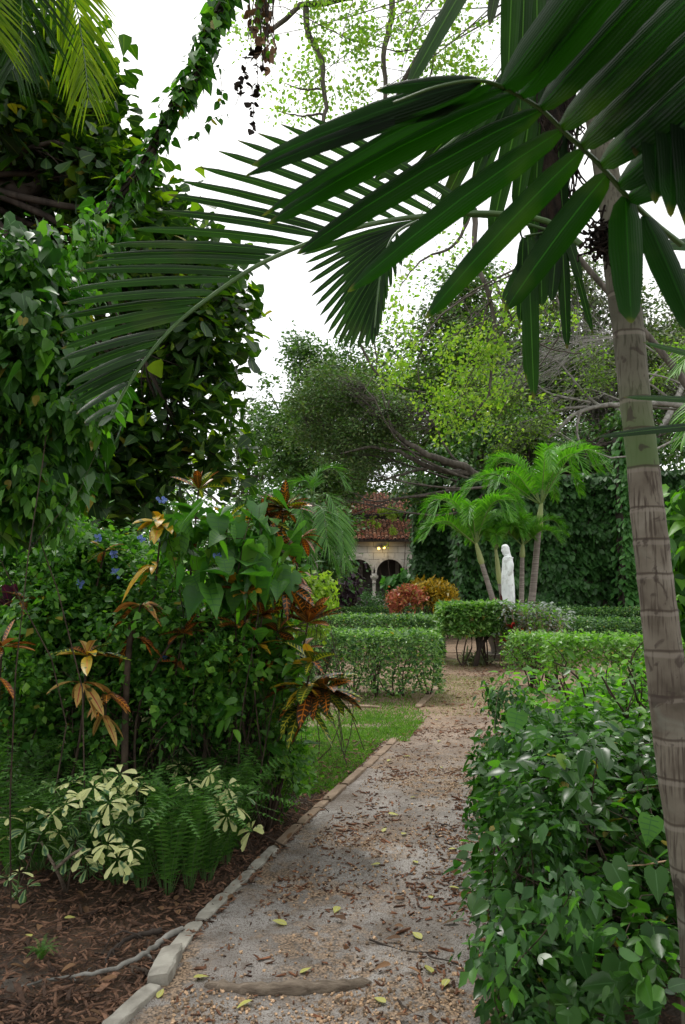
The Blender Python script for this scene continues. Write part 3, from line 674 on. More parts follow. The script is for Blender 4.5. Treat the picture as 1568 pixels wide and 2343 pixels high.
for i,z in enumerate(zz):
    yd=2020*.605+z/8.64; xl=1750*.605+L_[i]/8.64; xr=1750*.605+R_[i]/8.64
    # centre and half sizes in metres
    c=at((xl+xr)/2,yd,Ys); rx=(xr-xl)/2*dm
    if z<400: ry=min(rx,.098)*.86
    elif z<500: ry=.085+(z-400)/100*.115
    else: ry=.20+.03*math.sin((z-500)/400)+.00002*(z-500)
    ca,sa_=np.cos(ang),np.sin(ang)
    fold=np.zeros(ns_)
    if z>500:
        f=min((z-500)/300,1)
        fold=.007*f*np.sin(ang*7+.004*z)+.006*f*np.sin(ang*13+1.5)+.004*f*np.abs(np.sin(ang*5+z*.002))
    if 250<z<480: fold=.003*np.sin(ang*16)*(ca>-.3)      # hair locks
    e=np.sign(ca)*np.abs(ca)**.9
    # narrow face: the front half is slimmer
    rr_y=ry*np.where(ca<-.2,1-.35*(-ca-.2)*(z<400),1)
    P=np.stack([c[0]+(rx+fold)*e,base_y+(rr_y+fold)*sa_,np.full(ns_,c[2])],-1)
    if 262<z<290: P[:,0]+=.006*np.exp(-((ang-math.pi)/.25)**2)*0
    # eye sockets, nose, mouth
    if z<405:
        am=np.abs(np.abs(ang-math.pi)-.42)
        P[:,0]+=.012*np.exp(-(am/.16)**2)*math.exp(-((z-290)/12)**2)
        P[:,0]-=.010*np.exp(-((ang-math.pi)/.13)**2)*math.exp(-((z-325)/14)**2)
        P[:,0]+=.005*np.exp(-((ang-math.pi)/.35)**2)*math.exp(-((z-356)/4)**2)
        P[:,0]+=.010*np.exp(-((np.abs(ang-math.pi)-1.05)/.16)**2)*(1 if z>240 else 0)
    V.append(P)
V=np.array(V); nr=len(zz)
i=np.arange(ns_); i2=(i+1)%ns_; j=np.arange(nr-1)[:,None]*ns_
F=np.stack([j+i,j+ns_+i,j+ns_+i2,j+i2],-1).reshape(-1,4)
top=V[0].mean(0)+[0,0,.004]
Vv=np.concatenate([V.reshape(-1,3),[top]]); ti=len(Vv)-1
F=np.concatenate([F,[[ti,a,b,b] for a,b in zip(i,i2)]])
A.add(Vv,F)
sz=lambda x,z,dy=0.: at(1750*.605+x/8.64,2020*.605+z/8.64,Ys)*[1,0,1]+np.array([0,base_y+dy,0])
# near sleeve and far sleeve with hanging cuffs, hands joined in front
for sgn in (-1,1):
    P=curve([sz(905,490,.13*sgn),sz(915,600,.19*sgn),sz(905,700,.20*sgn),sz(870,800,.17*sgn),sz(825,850,.09*sgn),sz(800,865,.03*sgn)],22)
    tubes(A,P,np.array([.05,.055,.058,.06,.062,.064,.065,.066,.067,.068,.068,.068,.066,.064,.062,.058,.054,.05,.045,.04,.034,.03]),14)
    # hanging cuff
    P=curve([sz(850,800,.15*sgn),sz(868,880,.16*sgn),sz(880,930,.15*sgn),sz(884,950,.15*sgn)],10)
    tubes(A,P,np.array([.05,.05,.048,.045,.042,.038,.032,.026,.016,.004]),12)
    P=curve([sz(806,862,.035*sgn),sz(790,852,.018*sgn),sz(778,842,.01*sgn)],8); tubes(A,P,np.array([.02,.021,.022,.022,.021,.018,.014,.008]),10)
    for f in range(4):
        o0=.010*(f-1.5)
        P=curve([sz(786,856+f*9,.012*sgn),sz(776,850+f*9,.006*sgn),sz(770,838+f*9,.004*sgn)],7); tubes(A,P,np.linspace(.007,.004,7),6)
    P=curve([sz(790,846,.02*sgn),sz(780,832,.016*sgn),sz(776,822,.012*sgn)],6); tubes(A,P,np.linspace(.008,.004,6),6)
# mantle edge and hood roll at the shoulders, sash ends, long folds
P=curve([sz(800,486,-.05),sz(840,462,-.15),sz(900,462,-.20),sz(960,466,-.15),sz(984,476,-.02)],20); tubes(A,P,.012,8)
P=curve([sz(912,690,-.215),sz(925,800,-.215),sz(900,1050,-.215),sz(940,1150,-.22),sz(955,1400,-.22),sz(950,1700,-.225)],26); tubes(A,P,.012,8)
P=curve([sz(860,950,-.19),sz(866,1100,-.2),sz(850,1300,-.2),sz(845,1700,-.2)],20); tubes(A,P,.011,8)
P=curve([sz(975,1020,-.14),sz(940,1050,-.19),sz(905,1080,-.2)],10); tubes(A,P,.010,8)
P=curve([sz(915,1090,-.205),sz(925,1200,-.21),sz(945,1300,-.21)],10); tubes(A,P,.009,8)
body=A.build('figure',M['statue'],st)
A=Acc(); zt=sz(900,1755)[2]; cx=sz(900,1700)[0]
for (w_,z1,z2) in ((.30,zt-.10,zt),(.24,.30,zt-.10),(.33,.0,.30)): boxv(A,cx-w_,cx+w_,base_y-w_,base_y+w_,z1,z2)
A.build('pedestal',M['pedestal'],st)
# ------------------------------------------------------------------ vegetation builders
def tree(name,label,cat,base,fork,r0,blobs,leaves,L,wr=.3,ncl=900,per=14,rc=.3,bark='bark',mode='gen',shape=None,limbs=None,twig=.35,flo=.3,group=None,mats=None,pw=.33,droop=.15,leaf_m=None,trunkpts=None,lr=None):
    base=np.array(base,float); fork=np.array(fork,float)
    th=thing(name,label,cat,(base[0],base[1],0),group)
    A=Acc(); tp=curve(trunkpts if trunkpts is not None else [base-[0,0,.1],base*.45+fork*.55+[.1,0,0],fork],12); tubes(A,tp,np.linspace(r0*1.15,r0*.7,12),10)
    B=Acc(); C,idx=foliage(B,blobs,ncl,per,rc,L,mode,shape,wr,pw=pw,mats=mats,flo=flo,droop=droop)
    bc=np.array([b[0] for b in blobs]); lr=r0*.45 if lr is None else lr
    P=bend(fork,bc,9,.12,.05); tubes(A,P,np.linspace(lr,lr*.25,9)[None].repeat(len(bc),0),7)
    k=rng.random(len(C))<twig; cc=C[k]; sI=idx[k]
    if len(cc):
        st_=P[sI,rng.integers(4,9,len(cc))]; Q=bend(st_,cc,6,.12,.03); tubes(A,Q,np.linspace(lr*.16,lr*.04,6)[None].repeat(len(cc),0),4)
    if limbs:
        for pts,ra,rb in limbs:
            q=curve(pts,16); q=q+rng.normal(size=q.shape)*ra*.25; tubes(A,q,np.linspace(ra,rb,16),9)
    A.build('trunk',M[bark],th); B.build('crown',leaves,th)
    return th
def shrub(name,label,cat,base,blobs,leaves,L,wr=.3,ncl=300,per=10,rc=.08,mode='gen',shape=None,nst=25,sr=.008,stem='stem',mats=None,pw=.4,flo=.02,droop=.15,group=None,clip=None,spread=.25,fold=.2):
    base=np.array(base,float); th=thing(name,label,cat,(base[0],base[1],0),group)
    B=Acc(); C,idx=foliage(B,blobs,ncl,per,rc,L,mode,shape,wr,pw=pw,mats=mats,flo=flo,droop=droop,clip=clip,fold=fold)
    if clip is not None: C=C[clip(C-np.array([.06,0,0]))]
    A=Acc(); sel=rng.choice(len(C),nst); ends=C[sel].copy(); foot=np.stack([ends[:,0]*.5+base[0]*.5+rng.normal(size=nst)*spread,ends[:,1]*.5+base[1]*.5+rng.normal(size=nst)*spread,np.zeros(nst)],-1)
    if clip is not None: foot[:,0]=np.maximum(foot[:,0],ER(foot[:,1])+.15+.1*rng.random(nst))
    Q=bend(foot,ends,8,.08,.0); tubes(A,Q,np.linspace(sr,sr*.35,8)[None].repeat(nst,0),5)
    t2=C[rng.choice(len(C),nst*2)]; s2=Q[rng.integers(0,nst,nst*2),rng.integers(3,8,nst*2)]; k=np.linalg.norm(t2-s2,axis=1)<1.2
    if k.any(): tubes(A,bend(s2[k],t2[k],5,.1),np.linspace(sr*.4,sr*.15,5)[None].repeat(k.sum(),0),4)
    A.build('stems',M[stem],th); B.build('foliage',leaves,th); return th
def frond(acc,rach,n,Lf,wl,side=1,ang=55,droop=.25,nrmh=UP,m=0,mr=1,r0=.012,tpow=.6,both=True,vee=.25,start=.12,shape=PALM,endang=22,jit=.06):
    P=curve(rach,40); T=nrm(np.gradient(P,axis=0)); t=np.linspace(start,.995,n); s=t*39; i=np.clip(s.astype(int),0,38); f=(s-i)[:,None]
    B=P[i]*(1-f)+P[i+1]*f; Tt=nrm(T[i]*(1-f)+T[i+1]*f); S=nrm(np.cross(Tt,nrmh)); Nn=nrm(np.cross(S,Tt))
    a=np.radians(ang+(endang-ang)*t**1.3)[:,None]
    ln=Lf*np.clip(np.sin(np.pi*np.clip(.12+.80*t,0,1))**tpow,.15,1)
    for sd in ((1,-1) if both else (side,)):
        D=nrm(Tt*np.cos(a)+S*sd*np.sin(a)+Nn*vee+rng.normal(size=(n,3))*jit)
        strips(acc,B,D,Nn,ln*(1+.06*rng.normal(size=n)),wl*np.clip(ln/Lf,.45,1),droop=droop,shape=shape,fold=.35,m=m)
    tubes(acc,P,np.linspace(r0,r0*.2,40),6,m=mr)
# ------------------------------------------------------------------ far trees
tree('dense_tree','dark rounded broadleaf tree rising beside the gap of sky','tree',(-1.7,40,0),at(705,1150,40),.35,
 [blob(705,905,40,70,120,2.5),blob(650,1000,39,60,110,2.5),blob(780,880,41,75,90,2.5),blob(740,1040,38,110,110,3),blob(690,830,40,50,55,1.5),blob(840,960,41,70,110,2.5),blob(650,1120,38,90,60,2),blob(610,960,38,30,40,1),blob(720,800,40,40,40,1),blob(800,800,41,40,30,1),blob(620,900,39,30,30,1),blob(800,1120,42,70,50,2)],
 [M['far_dark'],M['far_grey']],.20,.32,1900,16,.24,mats=[.6,.4],twig=.12,lr=.10)
tree('olive_tree','thin crowned olive green tree far off between the big leaved tree and the dense tree','tree',(-6,48,0),at(560,1150,48),.3,
 [blob(545,940,48,45,55,2),blob(590,990,48,40,80,2),blob(530,1060,47,55,90,2),blob(610,1080,47,50,70,2),blob(470,1010,49,70,90,2),blob(350,1050,49,80,90,2)],
 [M['far_olive'],M['far_grey']],.2,.3,750,14,.3,mats=[.6,.4],twig=.25)
tree('bushy_tree','bushy green tree seen through the hanging large leaves on the left','tree',(-9,30,0),at(250,1200,30),.3,
 [blob(120,1050,30,120,130,2),blob(260,1100,30,120,110,2),blob(420,1130,29,100,90,2),blob(350,1010,31,60,50,1.5),blob(30,1150,29,120,110,2),blob(550,1150,29,70,60,1.5),blob(20,900,32,80,120,2)],
 [M['far_dark'],M['spring']],.16,.32,1000,13,.3,mats=[.75,.25],twig=.25)
tree('dense_tree','tall dark tree mass filling the middle right behind the light green branches','tree',(6.5,36,0),at(1080,1150,36),.45,
 [blob(1030,700,37,70,90,2.5),blob(960,800,37,90,80,2.5),blob(1100,720,37,100,110,2.5),blob(880,830,37,60,60,2),blob(1130,850,36,160,110,3),blob(980,920,36,110,90,3),blob(1230,780,38,120,130,3),blob(1080,990,35,160,90,3),blob(1060,640,37,50,60,1.5),blob(900,900,36,60,60,2),blob(1290,930,36,120,120,3)],
 [M['far_dark'],M['far_olive'],M['spring']],.2,.3,3400,15,.28,mats=[.55,.3,.15],twig=.12)
tree('pale_tree','pale olive tree with fine grey twigs behind the near palm trunk','tree',(13,34,0),at(1400,1150,34),.4,
 [blob(1350,700,34,100,110,2.5),blob(1480,760,34,110,120,2.5),blob(1400,880,33,130,100,2.5),blob(1540,900,33,80,150,2.5),blob(1300,830,34,70,70,2),blob(1580,700,34,70,70,2)],
 [M['far_olive'],M['far_dark']],.18,.3,1700,14,.26,mats=[.7,.3],twig=.4,bark='barkl')
tree('background_thicket','dark belt of leafy trees closing the view behind the left bed','trees',(-7,20,0),(-7,20,1.2),.2,
 [blob(x_,y_,20,110,75,1.5) for x_,y_ in ((-250,1200),(-100,1230),(0,1180),(100,1250),(200,1190),(310,1250),(420,1200),(520,1250),(610,1230),(690,1270),(50,1330),(250,1330),(450,1330),(600,1330))]+[blob(x_,1290,13,90,110,1.) for x_ in (-120,-20,60,150)],
 [M['far_dark'],M['hedged']],.12,.34,3000,12,.22,mats=[.6,.4],twig=.05,lr=.04)
tree('background_woods','far band of dark woods closing the gaps behind the cloister and the statue palms','trees',(10,52,0),(10,52,2),.3,
 [blob(x_,y_,52,100,110,3) for x_,y_ in ((640,1120),(760,1060),(880,1100),(990,1080),(1100,1040),(1230,1040),(1360,1020),(1490,1000),(1600,980),(820,960),(1000,960),(1180,900),(1400,880),(1540,860))],
 [M['far_dark'],M['far_grey']],.30,.34,2600,12,.4,mats=[.6,.4],twig=.05,lr=.06)
# grey twiggy tree over the roof with dark leaning limbs
Yl=26.
tree('leaning_tree','grey twiggy tree with two long dark limbs leaning left over the tiled roof','tree',(8.2,28.2,0),at(1120,1110,Yl),.22,
 [blob(760,880,26,90,60,1.5),blob(840,950,26,90,60,1.5),blob(700,960,26,70,60,1.5),blob(760,1050,26,90,50,1.5),blob(780,1190,26,28,40,.6),blob(760,1160,26,50,40,.8),blob(860,1085,26,60,18,.6)],
 [M['far_grey'],M['far_olive']],.10,.3,1500,13,.24,mats=[.6,.4],twig=.35,bark='bark',lr=.05,
 limbs=[([at(1140,1120,Yl),at(1085,1082,Yl),at(1000,1045,Yl-.3),at(915,1000,Yl-.5),at(885,940,Yl-.6),at(895,915,Yl-.6)],.16,.05),
  ([at(1090,1085,Yl),at(985,1070,Yl),at(900,1030,Yl-.4),at(840,1025,Yl-.5),at(780,1035,Yl-.5)],.12,.03),
  ([at(985,1068,Yl),at(920,1085,Yl),at(860,1100,Yl),at(800,1090,Yl)],.06,.02),
  ([at(1090,1090,Yl),at(1000,1130,Yl),at(900,1140,Yl),at(850,1145,Yl),at(800,1125,Yl)],.07,.02),
  ([at(880,960,Yl-.5),at(850,930,Yl),at(800,900,Yl),at(740,880,Yl)],.05,.015),
  ([at(885,940,Yl-.5),at(865,880,Yl),at(830,850,Yl)],.04,.012)])
# pale limb on the right
Yr=24.
tree('pale_limbed_tree','tree with pale lichen covered limbs spreading left behind the near trunk','tree',(11.5,24,0),at(1640,940,Yr),.30,
 [blob(1130,900,24,80,50,1),blob(1230,940,24,80,50,1),blob(1330,860,24,80,60,1),blob(1530,830,24,60,60,1),blob(1180,990,24,80,40,1)],
 [M['far_olive'],M['spring']],.09,.3,700,12,.2,mats=[.6,.4],twig=.45,bark='barkl',lr=.04,
 limbs=[([at(1650,945,Yr),at(1540,925,Yr),at(1430,925,Yr),at(1350,930,Yr),at(1300,960,Yr),at(1250,1000,Yr)],.13,.04),
  ([at(1350,930,Yr),at(1290,935,Yr),at(1200,965,Yr),at(1130,975,Yr)],.05,.015),
  ([at(1330,935,Yr),at(1320,975,Yr),at(1326,1020,Yr)],.05,.03),
  ([at(1370,928,Yr),at(1320,880,Yr),at(1290,840,Yr),at(1230,800,Yr)],.05,.015),
  ([at(1480,880,Yr),at(1520,830,Yr),at(1560,780,Yr)],.04,.015),
  ([at(1350,920,Yr),at(1260,900,Yr),at(1180,850,Yr),at(1100,840,Yr)],.04,.012),
  ([at(1560,935,Yr),at(1490,880,Yr),at(1440,850,Yr)],.05,.015)])
# light green branches hanging from above, middle
Ym=17.
tree('light_green_tree','tree with bright yellow green leaf clusters hanging in the middle right','tree',(9.0,17,0),at(1300,560,Ym),.09,
 [blob(950,780,Ym,50,45,.7),blob(1010,800,Ym,60,40,.7),blob(1090,830,Ym,60,60,.8),blob(900,850,Ym,50,40,.7),blob(960,900,Ym,60,50,.7),blob(1050,930,Ym,70,60,.8),blob(1120,760,Ym,60,50,.7),blob(1180,900,Ym,60,30,.6),blob(1120,1000,Ym,60,25,.6),blob(1020,1000,Ym,40,20,.5),blob(1180,700,Ym,60,40,.6),blob(1270,720,Ym,60,40,.6),blob(1160,820,Ym,50,40,.6)],
 [M['lime'],M['spring']],.085,.36,330,11,.12,mats=[.6,.4],twig=.3,bark='bark',mode='wild',lr=.03,
 limbs=[([at(1085,480,Ym),at(1090,600,Ym),at(1130,720,Ym),at(1128,820,Ym),at(1115,900,Ym),at(1080,960,Ym)],.07,.02),
  ([at(1125,660,Ym),at(1100,760,Ym),at(1085,820,Ym),at(1040,850,Ym)],.03,.01),
  ([at(1130,640,Ym),at(1180,740,Ym),at(1240,790,Ym),at(1330,810,Ym)],.035,.012),
  ([at(820,780,Ym),at(870,860,Ym),at(930,890,Ym),at(1000,900,Ym)],.03,.01),
  ([at(850,760,Ym),at(862,840,Ym),at(830,900,Ym)],.02,.008)],trunkpts=[(9,17,0),(8.2,17,5),at(1300,560,Ym)])
# overhead airy tree at the top
Yo=11.
tree('airy_tree','airy overhead tree with curved dark limbs and small light leaves against the white sky','tree',(7.5,11,0),at(1250,-60,Yo),.2,
 [blob(720,60,Yo,70,70,.7),blob(690,170,Yo,60,50,.6),blob(660,230,Yo,50,40,.5),blob(840,60,Yo,60,60,.6),blob(860,150,Yo,60,60,.6),blob(760,200,Yo,60,40,.6),blob(960,40,Yo,70,60,.7),blob(980,150,Yo,60,60,.6),blob(1050,90,Yo,60,70,.6),blob(830,230,Yo,50,30,.5),blob(1090,190,Yo,50,50,.5),blob(560,90,Yo,50,50,.5),blob(610,40,Yo,50,40,.5),blob(920,640,Yo,45,35,.4),blob(1000,560,Yo,70,50,.5),blob(900,700,Yo,40,20,.4),blob(730,120,Yo,40,60,.5),blob(910,230,Yo,60,40,.5)],
 [M['spring'],M['lime']],.062,.33,620,9,.10,mats=[.6,.4],twig=.22,bark='bark',mode='wild',lr=.014,
 limbs=[([at(1250,-60,Yo),at(1000,-60,Yo),at(850,-10,Yo),at(760,0,Yo),at(690,15,Yo),at(640,50,Yo),at(590,110,Yo)],.09,.03),
  ([at(698,20,Yo),at(705,70,Yo),at(735,140,Yo),at(745,220,Yo),at(735,330,Yo)],.05,.025),
  ([at(893,-40,Yo),at(893,60,Yo),at(878,130,Yo),at(880,200,Yo),at(895,330,Yo)],.05,.025),
  ([at(1060,-40,Yo),at(1020,40,Yo),at(970,110,Yo),at(915,205,Yo),at(900,260,Yo)],.055,.03),
  ([at(745,200,Yo),at(700,205,Yo),at(650,190,Yo)],.02,.006),([at(745,260,Yo),at(690,265,Yo),at(640,255,Yo)],.02,.006),
  ([at(1080,480,Yo),at(1040,560,Yo),at(960,600,Yo),at(920,650,Yo)],.03,.008),([at(1000,40,Yo),at(990,150,Yo),at(960,250,Yo)],.02,.01)],trunkpts=[(7.5,11,0),(6,11,6),at(1250,-60,Yo)],flo=3)
# ------------------------------------------------------------------ wall of vines on the right
def vinewall(name,label,x0,x1,Y,h0,h1,n,L,mat,thick=.5,group=None):
    th=thing(name,label,'vines',((x0+x1)/2,Y,0),group); A=Acc(); m_e=int(n*.12*thick*4/(x1-x0)+20)
    u=rng.random(n); z=rng.random(n)**.9*(h0+(h1-h0)*u)*1.0; x=x0+(x1-x0)*u
    bul=.5*vnoise(x,z,1.6,31)+.3*vnoise(x,z,4,32)
    y=Y-thick*.5-bul*thick-rng.random(n)**2*.1
    P=np.stack([x,y,z],-1); O=nrm(np.stack([-.6*np.cos(x*1.6+z),-np.ones(n),.4*np.sin(z*2.6+x)],-1))
    sd=np.sign(rng.normal(size=m_e)); Pe=np.stack([np.where(sd>0,x1,x0)+.08*rng.normal(size=m_e),Y-thick+rng.random(m_e)*(thick+.6),rng.random(m_e)*np.where(sd>0,h1,h0)],-1); P=np.concatenate([P,Pe]); O=np.concatenate([O,np.stack([sd,-.3+0*sd,.1+0*sd],-1)]); n=n+m_e
    D,N=orient(O,'hang',n); Ls=L*np.clip(1+.3*rng.normal(size=n),.5,1.7)
    strips(A,P,D,N,Ls,Ls*.42,shape=OV,droop=.1,m=0); A.build('foliage',mat,th)
    B=Acc(); xs=np.linspace(x0,x1,28); zs=np.linspace(-.05,1,16); X,Z=np.meshgrid(xs,zs,indexing='ij'); Hh=h0+(h1-h0)*(X-x0)/(x1-x0); Zz=Z*Hh
    Yy=Y-thick*.5-(.5*vnoise(X,Zz,1.6,31)+.3*vnoise(X,Zz,4,32))*thick+.12
    P2=np.stack([X,Yy,Zz],-1); P3=np.stack([X,np.full_like(X,Y+.5),Zz],-1); a,b=X.shape; i=np.arange(a-1)[:,None]; j=np.arange(b-1)[None,:]
    F=np.stack([i*b+j,(i+1)*b+j,(i+1)*b+j+1,i*b+j+1],-1).reshape(-1,4); B.add(P2.reshape(-1,3),F); B.add(P3.reshape(-1,3),F[:,::-1])
    # close the top and ends
    for sl_ in ((slice(None),-1),(0,slice(None)),(-1,slice(None))):
        e=np.stack([P2[sl_],P3[sl_]],1); m_=len(e); q=np.arange(m_-1)*2; B.add(e.reshape(-1,3),np.stack([q,q+1,q+3,q+2],-1))
    B.build('dark_backing',M['barkd'],th); return th  # one solid dark backing sheet behind the leaves, no separate stems
vinewall('vine_wall','broad dark wall of heart shaped ivy leaves behind the statue palms',3.9,12.8,26.5,5.2,5.6,15000,.17,M['ivy'],.9)
vinewall('vine_wall','narrow bright column of hanging ivy leaves left of the near trunk',9.05,9.75,25.3,6.6,6.6,2100,.18,M['ivyb'],.5)
vinewall('vine_wall','ivy covered column beside the right arch of the cloister',2.8,4.35,31,5.1,5.3,3000,.16,M['ivy'],.6)
vinewall('vine_wall','ivy bank at the right edge beyond the near trunk',11.4,15.5,25.,6.8,7.2,3500,.19,M['ivy'],.8)
tree('vine_draped_tree','tall tree smothered in dark hanging vines above the ivy wall','tree',(8.5,28.6,0),at(1200,1130,28.6),.2,
 [blob(1000,1080,28,70,60,1),blob(1090,1040,28,80,60,1),blob(1230,1000,28,90,60,1.2),blob(1360,1020,28,90,70,1.2),blob(1400,1100,28,60,70,1),blob(960,1140,29,40,60,.8),blob(1500,1000,28,90,80,1.2)],
 [M['far_dark'],M['ivy']],.17,.36,1000,13,.25,mats=[.6,.4],twig=.3,mode='hang',bark='barkd')
# bits of bright vine on the roofs
shrub('roof_vine','bright green vine trailing over the two tile roofs','vine',(2.6,37.6,0),[blob(895,1172,38.,28,8,.3),blob(893,1215,37.7,7,25,.2),blob(895,1245,37.3,8,8,.2),blob(857,1190,38.5,8,10,.2)],[M['lime']],.14,.4,60,8,.09,mode='hang',nst=4,sr=.02)
# ------------------------------------------------------------------ shrubs before the building
shrub('croton_bush','rounded yellow and orange croton bush between the arches and the statue','bush',at(985,1390,23)*[1,1,0],
 [blob(985,1355,23,42,35,.7),blob(1010,1370,23,32,30,.6),blob(955,1365,23,30,30,.5)],[M['goldbush']],.15,.16,330,12,.07,mode='up',shape=SM,nst=15,sr=.015)
shrub('croton_bush','low pink red croton bush in front of the yellow croton','bush',at(925,1395,22)*[1,1,0],
 [blob(920,1372,22,34,24,.5),blob(945,1362,22,28,22,.4),blob(900,1378,22,18,18,.4)],[M['redbush']],.11,.22,260,11,.06,mode='up',shape=SM,nst=12,sr=.012)
shrub('low_shrub','dark fine leaved shrub clump under the cloister arches','shrub',at(835,1395,29)*[1,1,0],
 [blob(835,1375,29,55,27,1.),blob(790,1385,29,50,25,1.),blob(870,1380,29,30,22,.8)],[M['hedged']],.08,.3,420,12,.12,nst=12,sr=.015)
shrub('heart_leaf_clump','clump of bright heart leaves at the foot of the right arch','shrub',at(905,1350,29)*[1,1,0],[blob(908,1338,29,22,14,.4),blob(925,1330,29,18,18,.4)],[M['ivyb']],.2,.42,50,7,.12,mode='hang',shape=OV,nst=6,sr=.015)
shrub('purple_shrub','dusky purple leaved shrub left of the cloister arches','shrub',at(770,1395,25)*[1,1,0],
 [blob(775,1330,25,40,40,.8),blob(745,1350,25,40,40,.8),blob(800,1350,25,20,30,.5),blob(720,1320,25,40,45,.8)],[M['purp']],.16,.35,260,9,.12,mode='hang',nst=12,sr=.015)
shrub('broadleaf_shrub','dark broad leaved shrub behind the hanging palm fronds','shrub',at(700,1330,20)*[1,1,0],[blob(700,1230,21,60,60,1),blob(740,1280,21,50,40,.8),blob(640,1180,21,70,60,1),blob(770,1210,22,40,40,.8)],[M['far_dark'],M['ivy']],.14,.34,420,10,.2,mats=[.5,.5],nst=12,sr=.02)
shrub('gold_shrub','small bright yellow green shrub behind the dark crotons','shrub',at(735,1450,7.6)*[1,1,0],[blob(720,1370,7.6,45,35,.2),blob(745,1350,7.6,30,22,.15),blob(690,1345,7.6,35,30,.15),blob(700,1420,7.6,40,40,.2)],[M['lime']],.045,.42,170,9,.04,mode='up',nst=14,sr=.005)
# ------------------------------------------------------------------ clipped hedges
def hedge(label,pts,h,wd,L,mat,n,z0=.15,nst=30,name='clipped_hedge',group='clipped box hedges',mats=None,stemr=.014,cat='hedge'):
    """hedge along a polyline of ground points"""
    P0=np.array(pts,float); th=thing(name,label,cat,(P0[0][0],P0[0][1],0),group)
    seg=np.linalg.norm(np.diff(P0,axis=0),axis=1); cs=np.concatenate([[0],np.cumsum(seg)]); tot=cs[-1]
    A=Acc(); u=rng.random(n)*tot; i=np.clip(np.searchsorted(cs,u,side='right')-1,0,len(seg)-1); f=((u-cs[i])/seg[i])[:,None]
    C=P0[i]*(1-f)+P0[i+1]*f; T=nrm(P0[i+1]-P0[i]); S=np.stack([T[:,1],-T[:,0]],-1)
    # points on the rounded box section
    face=rng.random(n); a=rng.uniform(-1,1,n); b=rng.random(n)
    pe=wd+2*(h-z0); top=face<wd/pe
    sx_=np.where(top,a,np.sign(a)); szz=np.where(top,1.,b)
    dep=rng.random(n)**2.2*.22; nx=np.where(top,0,np.sign(a)); nz=np.where(top,1.,.15)
    rd=np.minimum(1,np.maximum(0,szz-.75)/.25)*np.maximum(0,np.abs(sx_)-.75)/.25*.12
    bump=.035*vnoise(u*3,szz*3+sx_,2.5,int(h*77))+.02*rng.normal(size=n)
    lat=sx_*wd/2*(1-rd)-nx*dep+nx*bump; z=z0+(h-z0)*szz-np.where(top,dep*.7,0)-rd*.5*h*.3+np.where(top,bump,0)
    X=C[:,0]+S[:,0]*lat+T[:,0]*rng.normal(size=n)*.02; Yv=C[:,1]+S[:,1]*lat+T[:,1]*rng.normal(size=n)*.02
    P=np.stack([X,Yv,z],-1)
    ends=rng.random(n)<.12*wd/max(tot,.1)+.03
    eu=rng.random(n)<.5; Ce=np.where(eu[:,None],P0[0],P0[-1]); Te=np.where(eu[:,None],-(nrm(P0[1]-P0[0])),nrm(P0[-1]-P0[-2]))
    Pe=np.stack([Ce[:,0]+np.abs(Te[:,1])*a*wd/2+Te[:,0]*(rng.random(n)*.08),Ce[:,1]+np.abs(Te[:,0])*a*wd/2+Te[:,1]*(rng.random(n)*.08),z0+(h-z0)*b*.97],-1)
    P=np.where(ends[:,None],Pe,P); O=np.stack([S[:,0]*nx,S[:,1]*nx,nz],-1); O=np.where(ends[:,None],np.concatenate([Te,np.full((n,1),.15)],1),O)
    keep=(P[:,2]>z0+.12*h)|(rng.random(n)<.8); P=P[keep];O=nrm(O[keep]); n=len(P)
    D,N=orient(O,'gen',n); Ls=L*np.clip(1+.3*rng.normal(size=n),.5,1.6)
    sel=np.zeros(n,int) if mats is None else rng.choice(len(mats),n,p=mats)
    for q in np.unique(sel): diamonds(A,P[sel==q],D[sel==q],N[sel==q],Ls[sel==q],Ls[sel==q]*.3,m=q)
    A.build('foliage',[M[x] for x in (mat if isinstance(mat,(list,tuple)) else [mat])],th)
    B=Acc(); u=rng.random(nst)*tot; i=np.clip(np.searchsorted(cs,u,side='right')-1,0,len(seg)-1); f=((u-cs[i])/seg[i])[:,None]; C=P0[i]*(1-f)+P0[i+1]*f
    foot=np.stack([C[:,0]+rng.normal(size=nst)*.06,C[:,1]+rng.normal(size=nst)*wd*.18,np.zeros(nst)],-1)
    for rep in range(3):
        e=foot+np.stack([rng.normal(size=nst)*.18,rng.normal(size=nst)*.15,np.full(nst,h*.8)],-1); tubes(B,bend(foot,e,6,.07),np.linspace(stemr,stemr*.3,6)[None].repeat(nst,0),5)
    B.build('stems',M['stem'],th)
    # inner thicket of fine twigs keeps light from passing straight through
    return th
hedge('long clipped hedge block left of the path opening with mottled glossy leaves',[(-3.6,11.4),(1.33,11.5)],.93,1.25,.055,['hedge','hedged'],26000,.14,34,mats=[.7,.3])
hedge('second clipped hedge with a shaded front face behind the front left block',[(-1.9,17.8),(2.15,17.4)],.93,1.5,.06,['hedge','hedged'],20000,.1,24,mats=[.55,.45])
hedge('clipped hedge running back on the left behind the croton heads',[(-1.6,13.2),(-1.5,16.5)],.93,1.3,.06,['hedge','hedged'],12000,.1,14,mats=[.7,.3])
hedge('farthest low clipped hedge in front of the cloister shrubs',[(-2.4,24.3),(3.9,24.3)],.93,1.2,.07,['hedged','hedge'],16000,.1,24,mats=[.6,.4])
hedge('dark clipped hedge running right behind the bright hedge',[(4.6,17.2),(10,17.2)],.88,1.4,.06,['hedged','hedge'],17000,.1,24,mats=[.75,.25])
hedge('farthest clipped hedge at the foot of the ivy wall on the right',[(6,24.),(14,24.)],.93,1.2,.07,['hedged','hedge'],12000,.1,20,mats=[.7,.3])
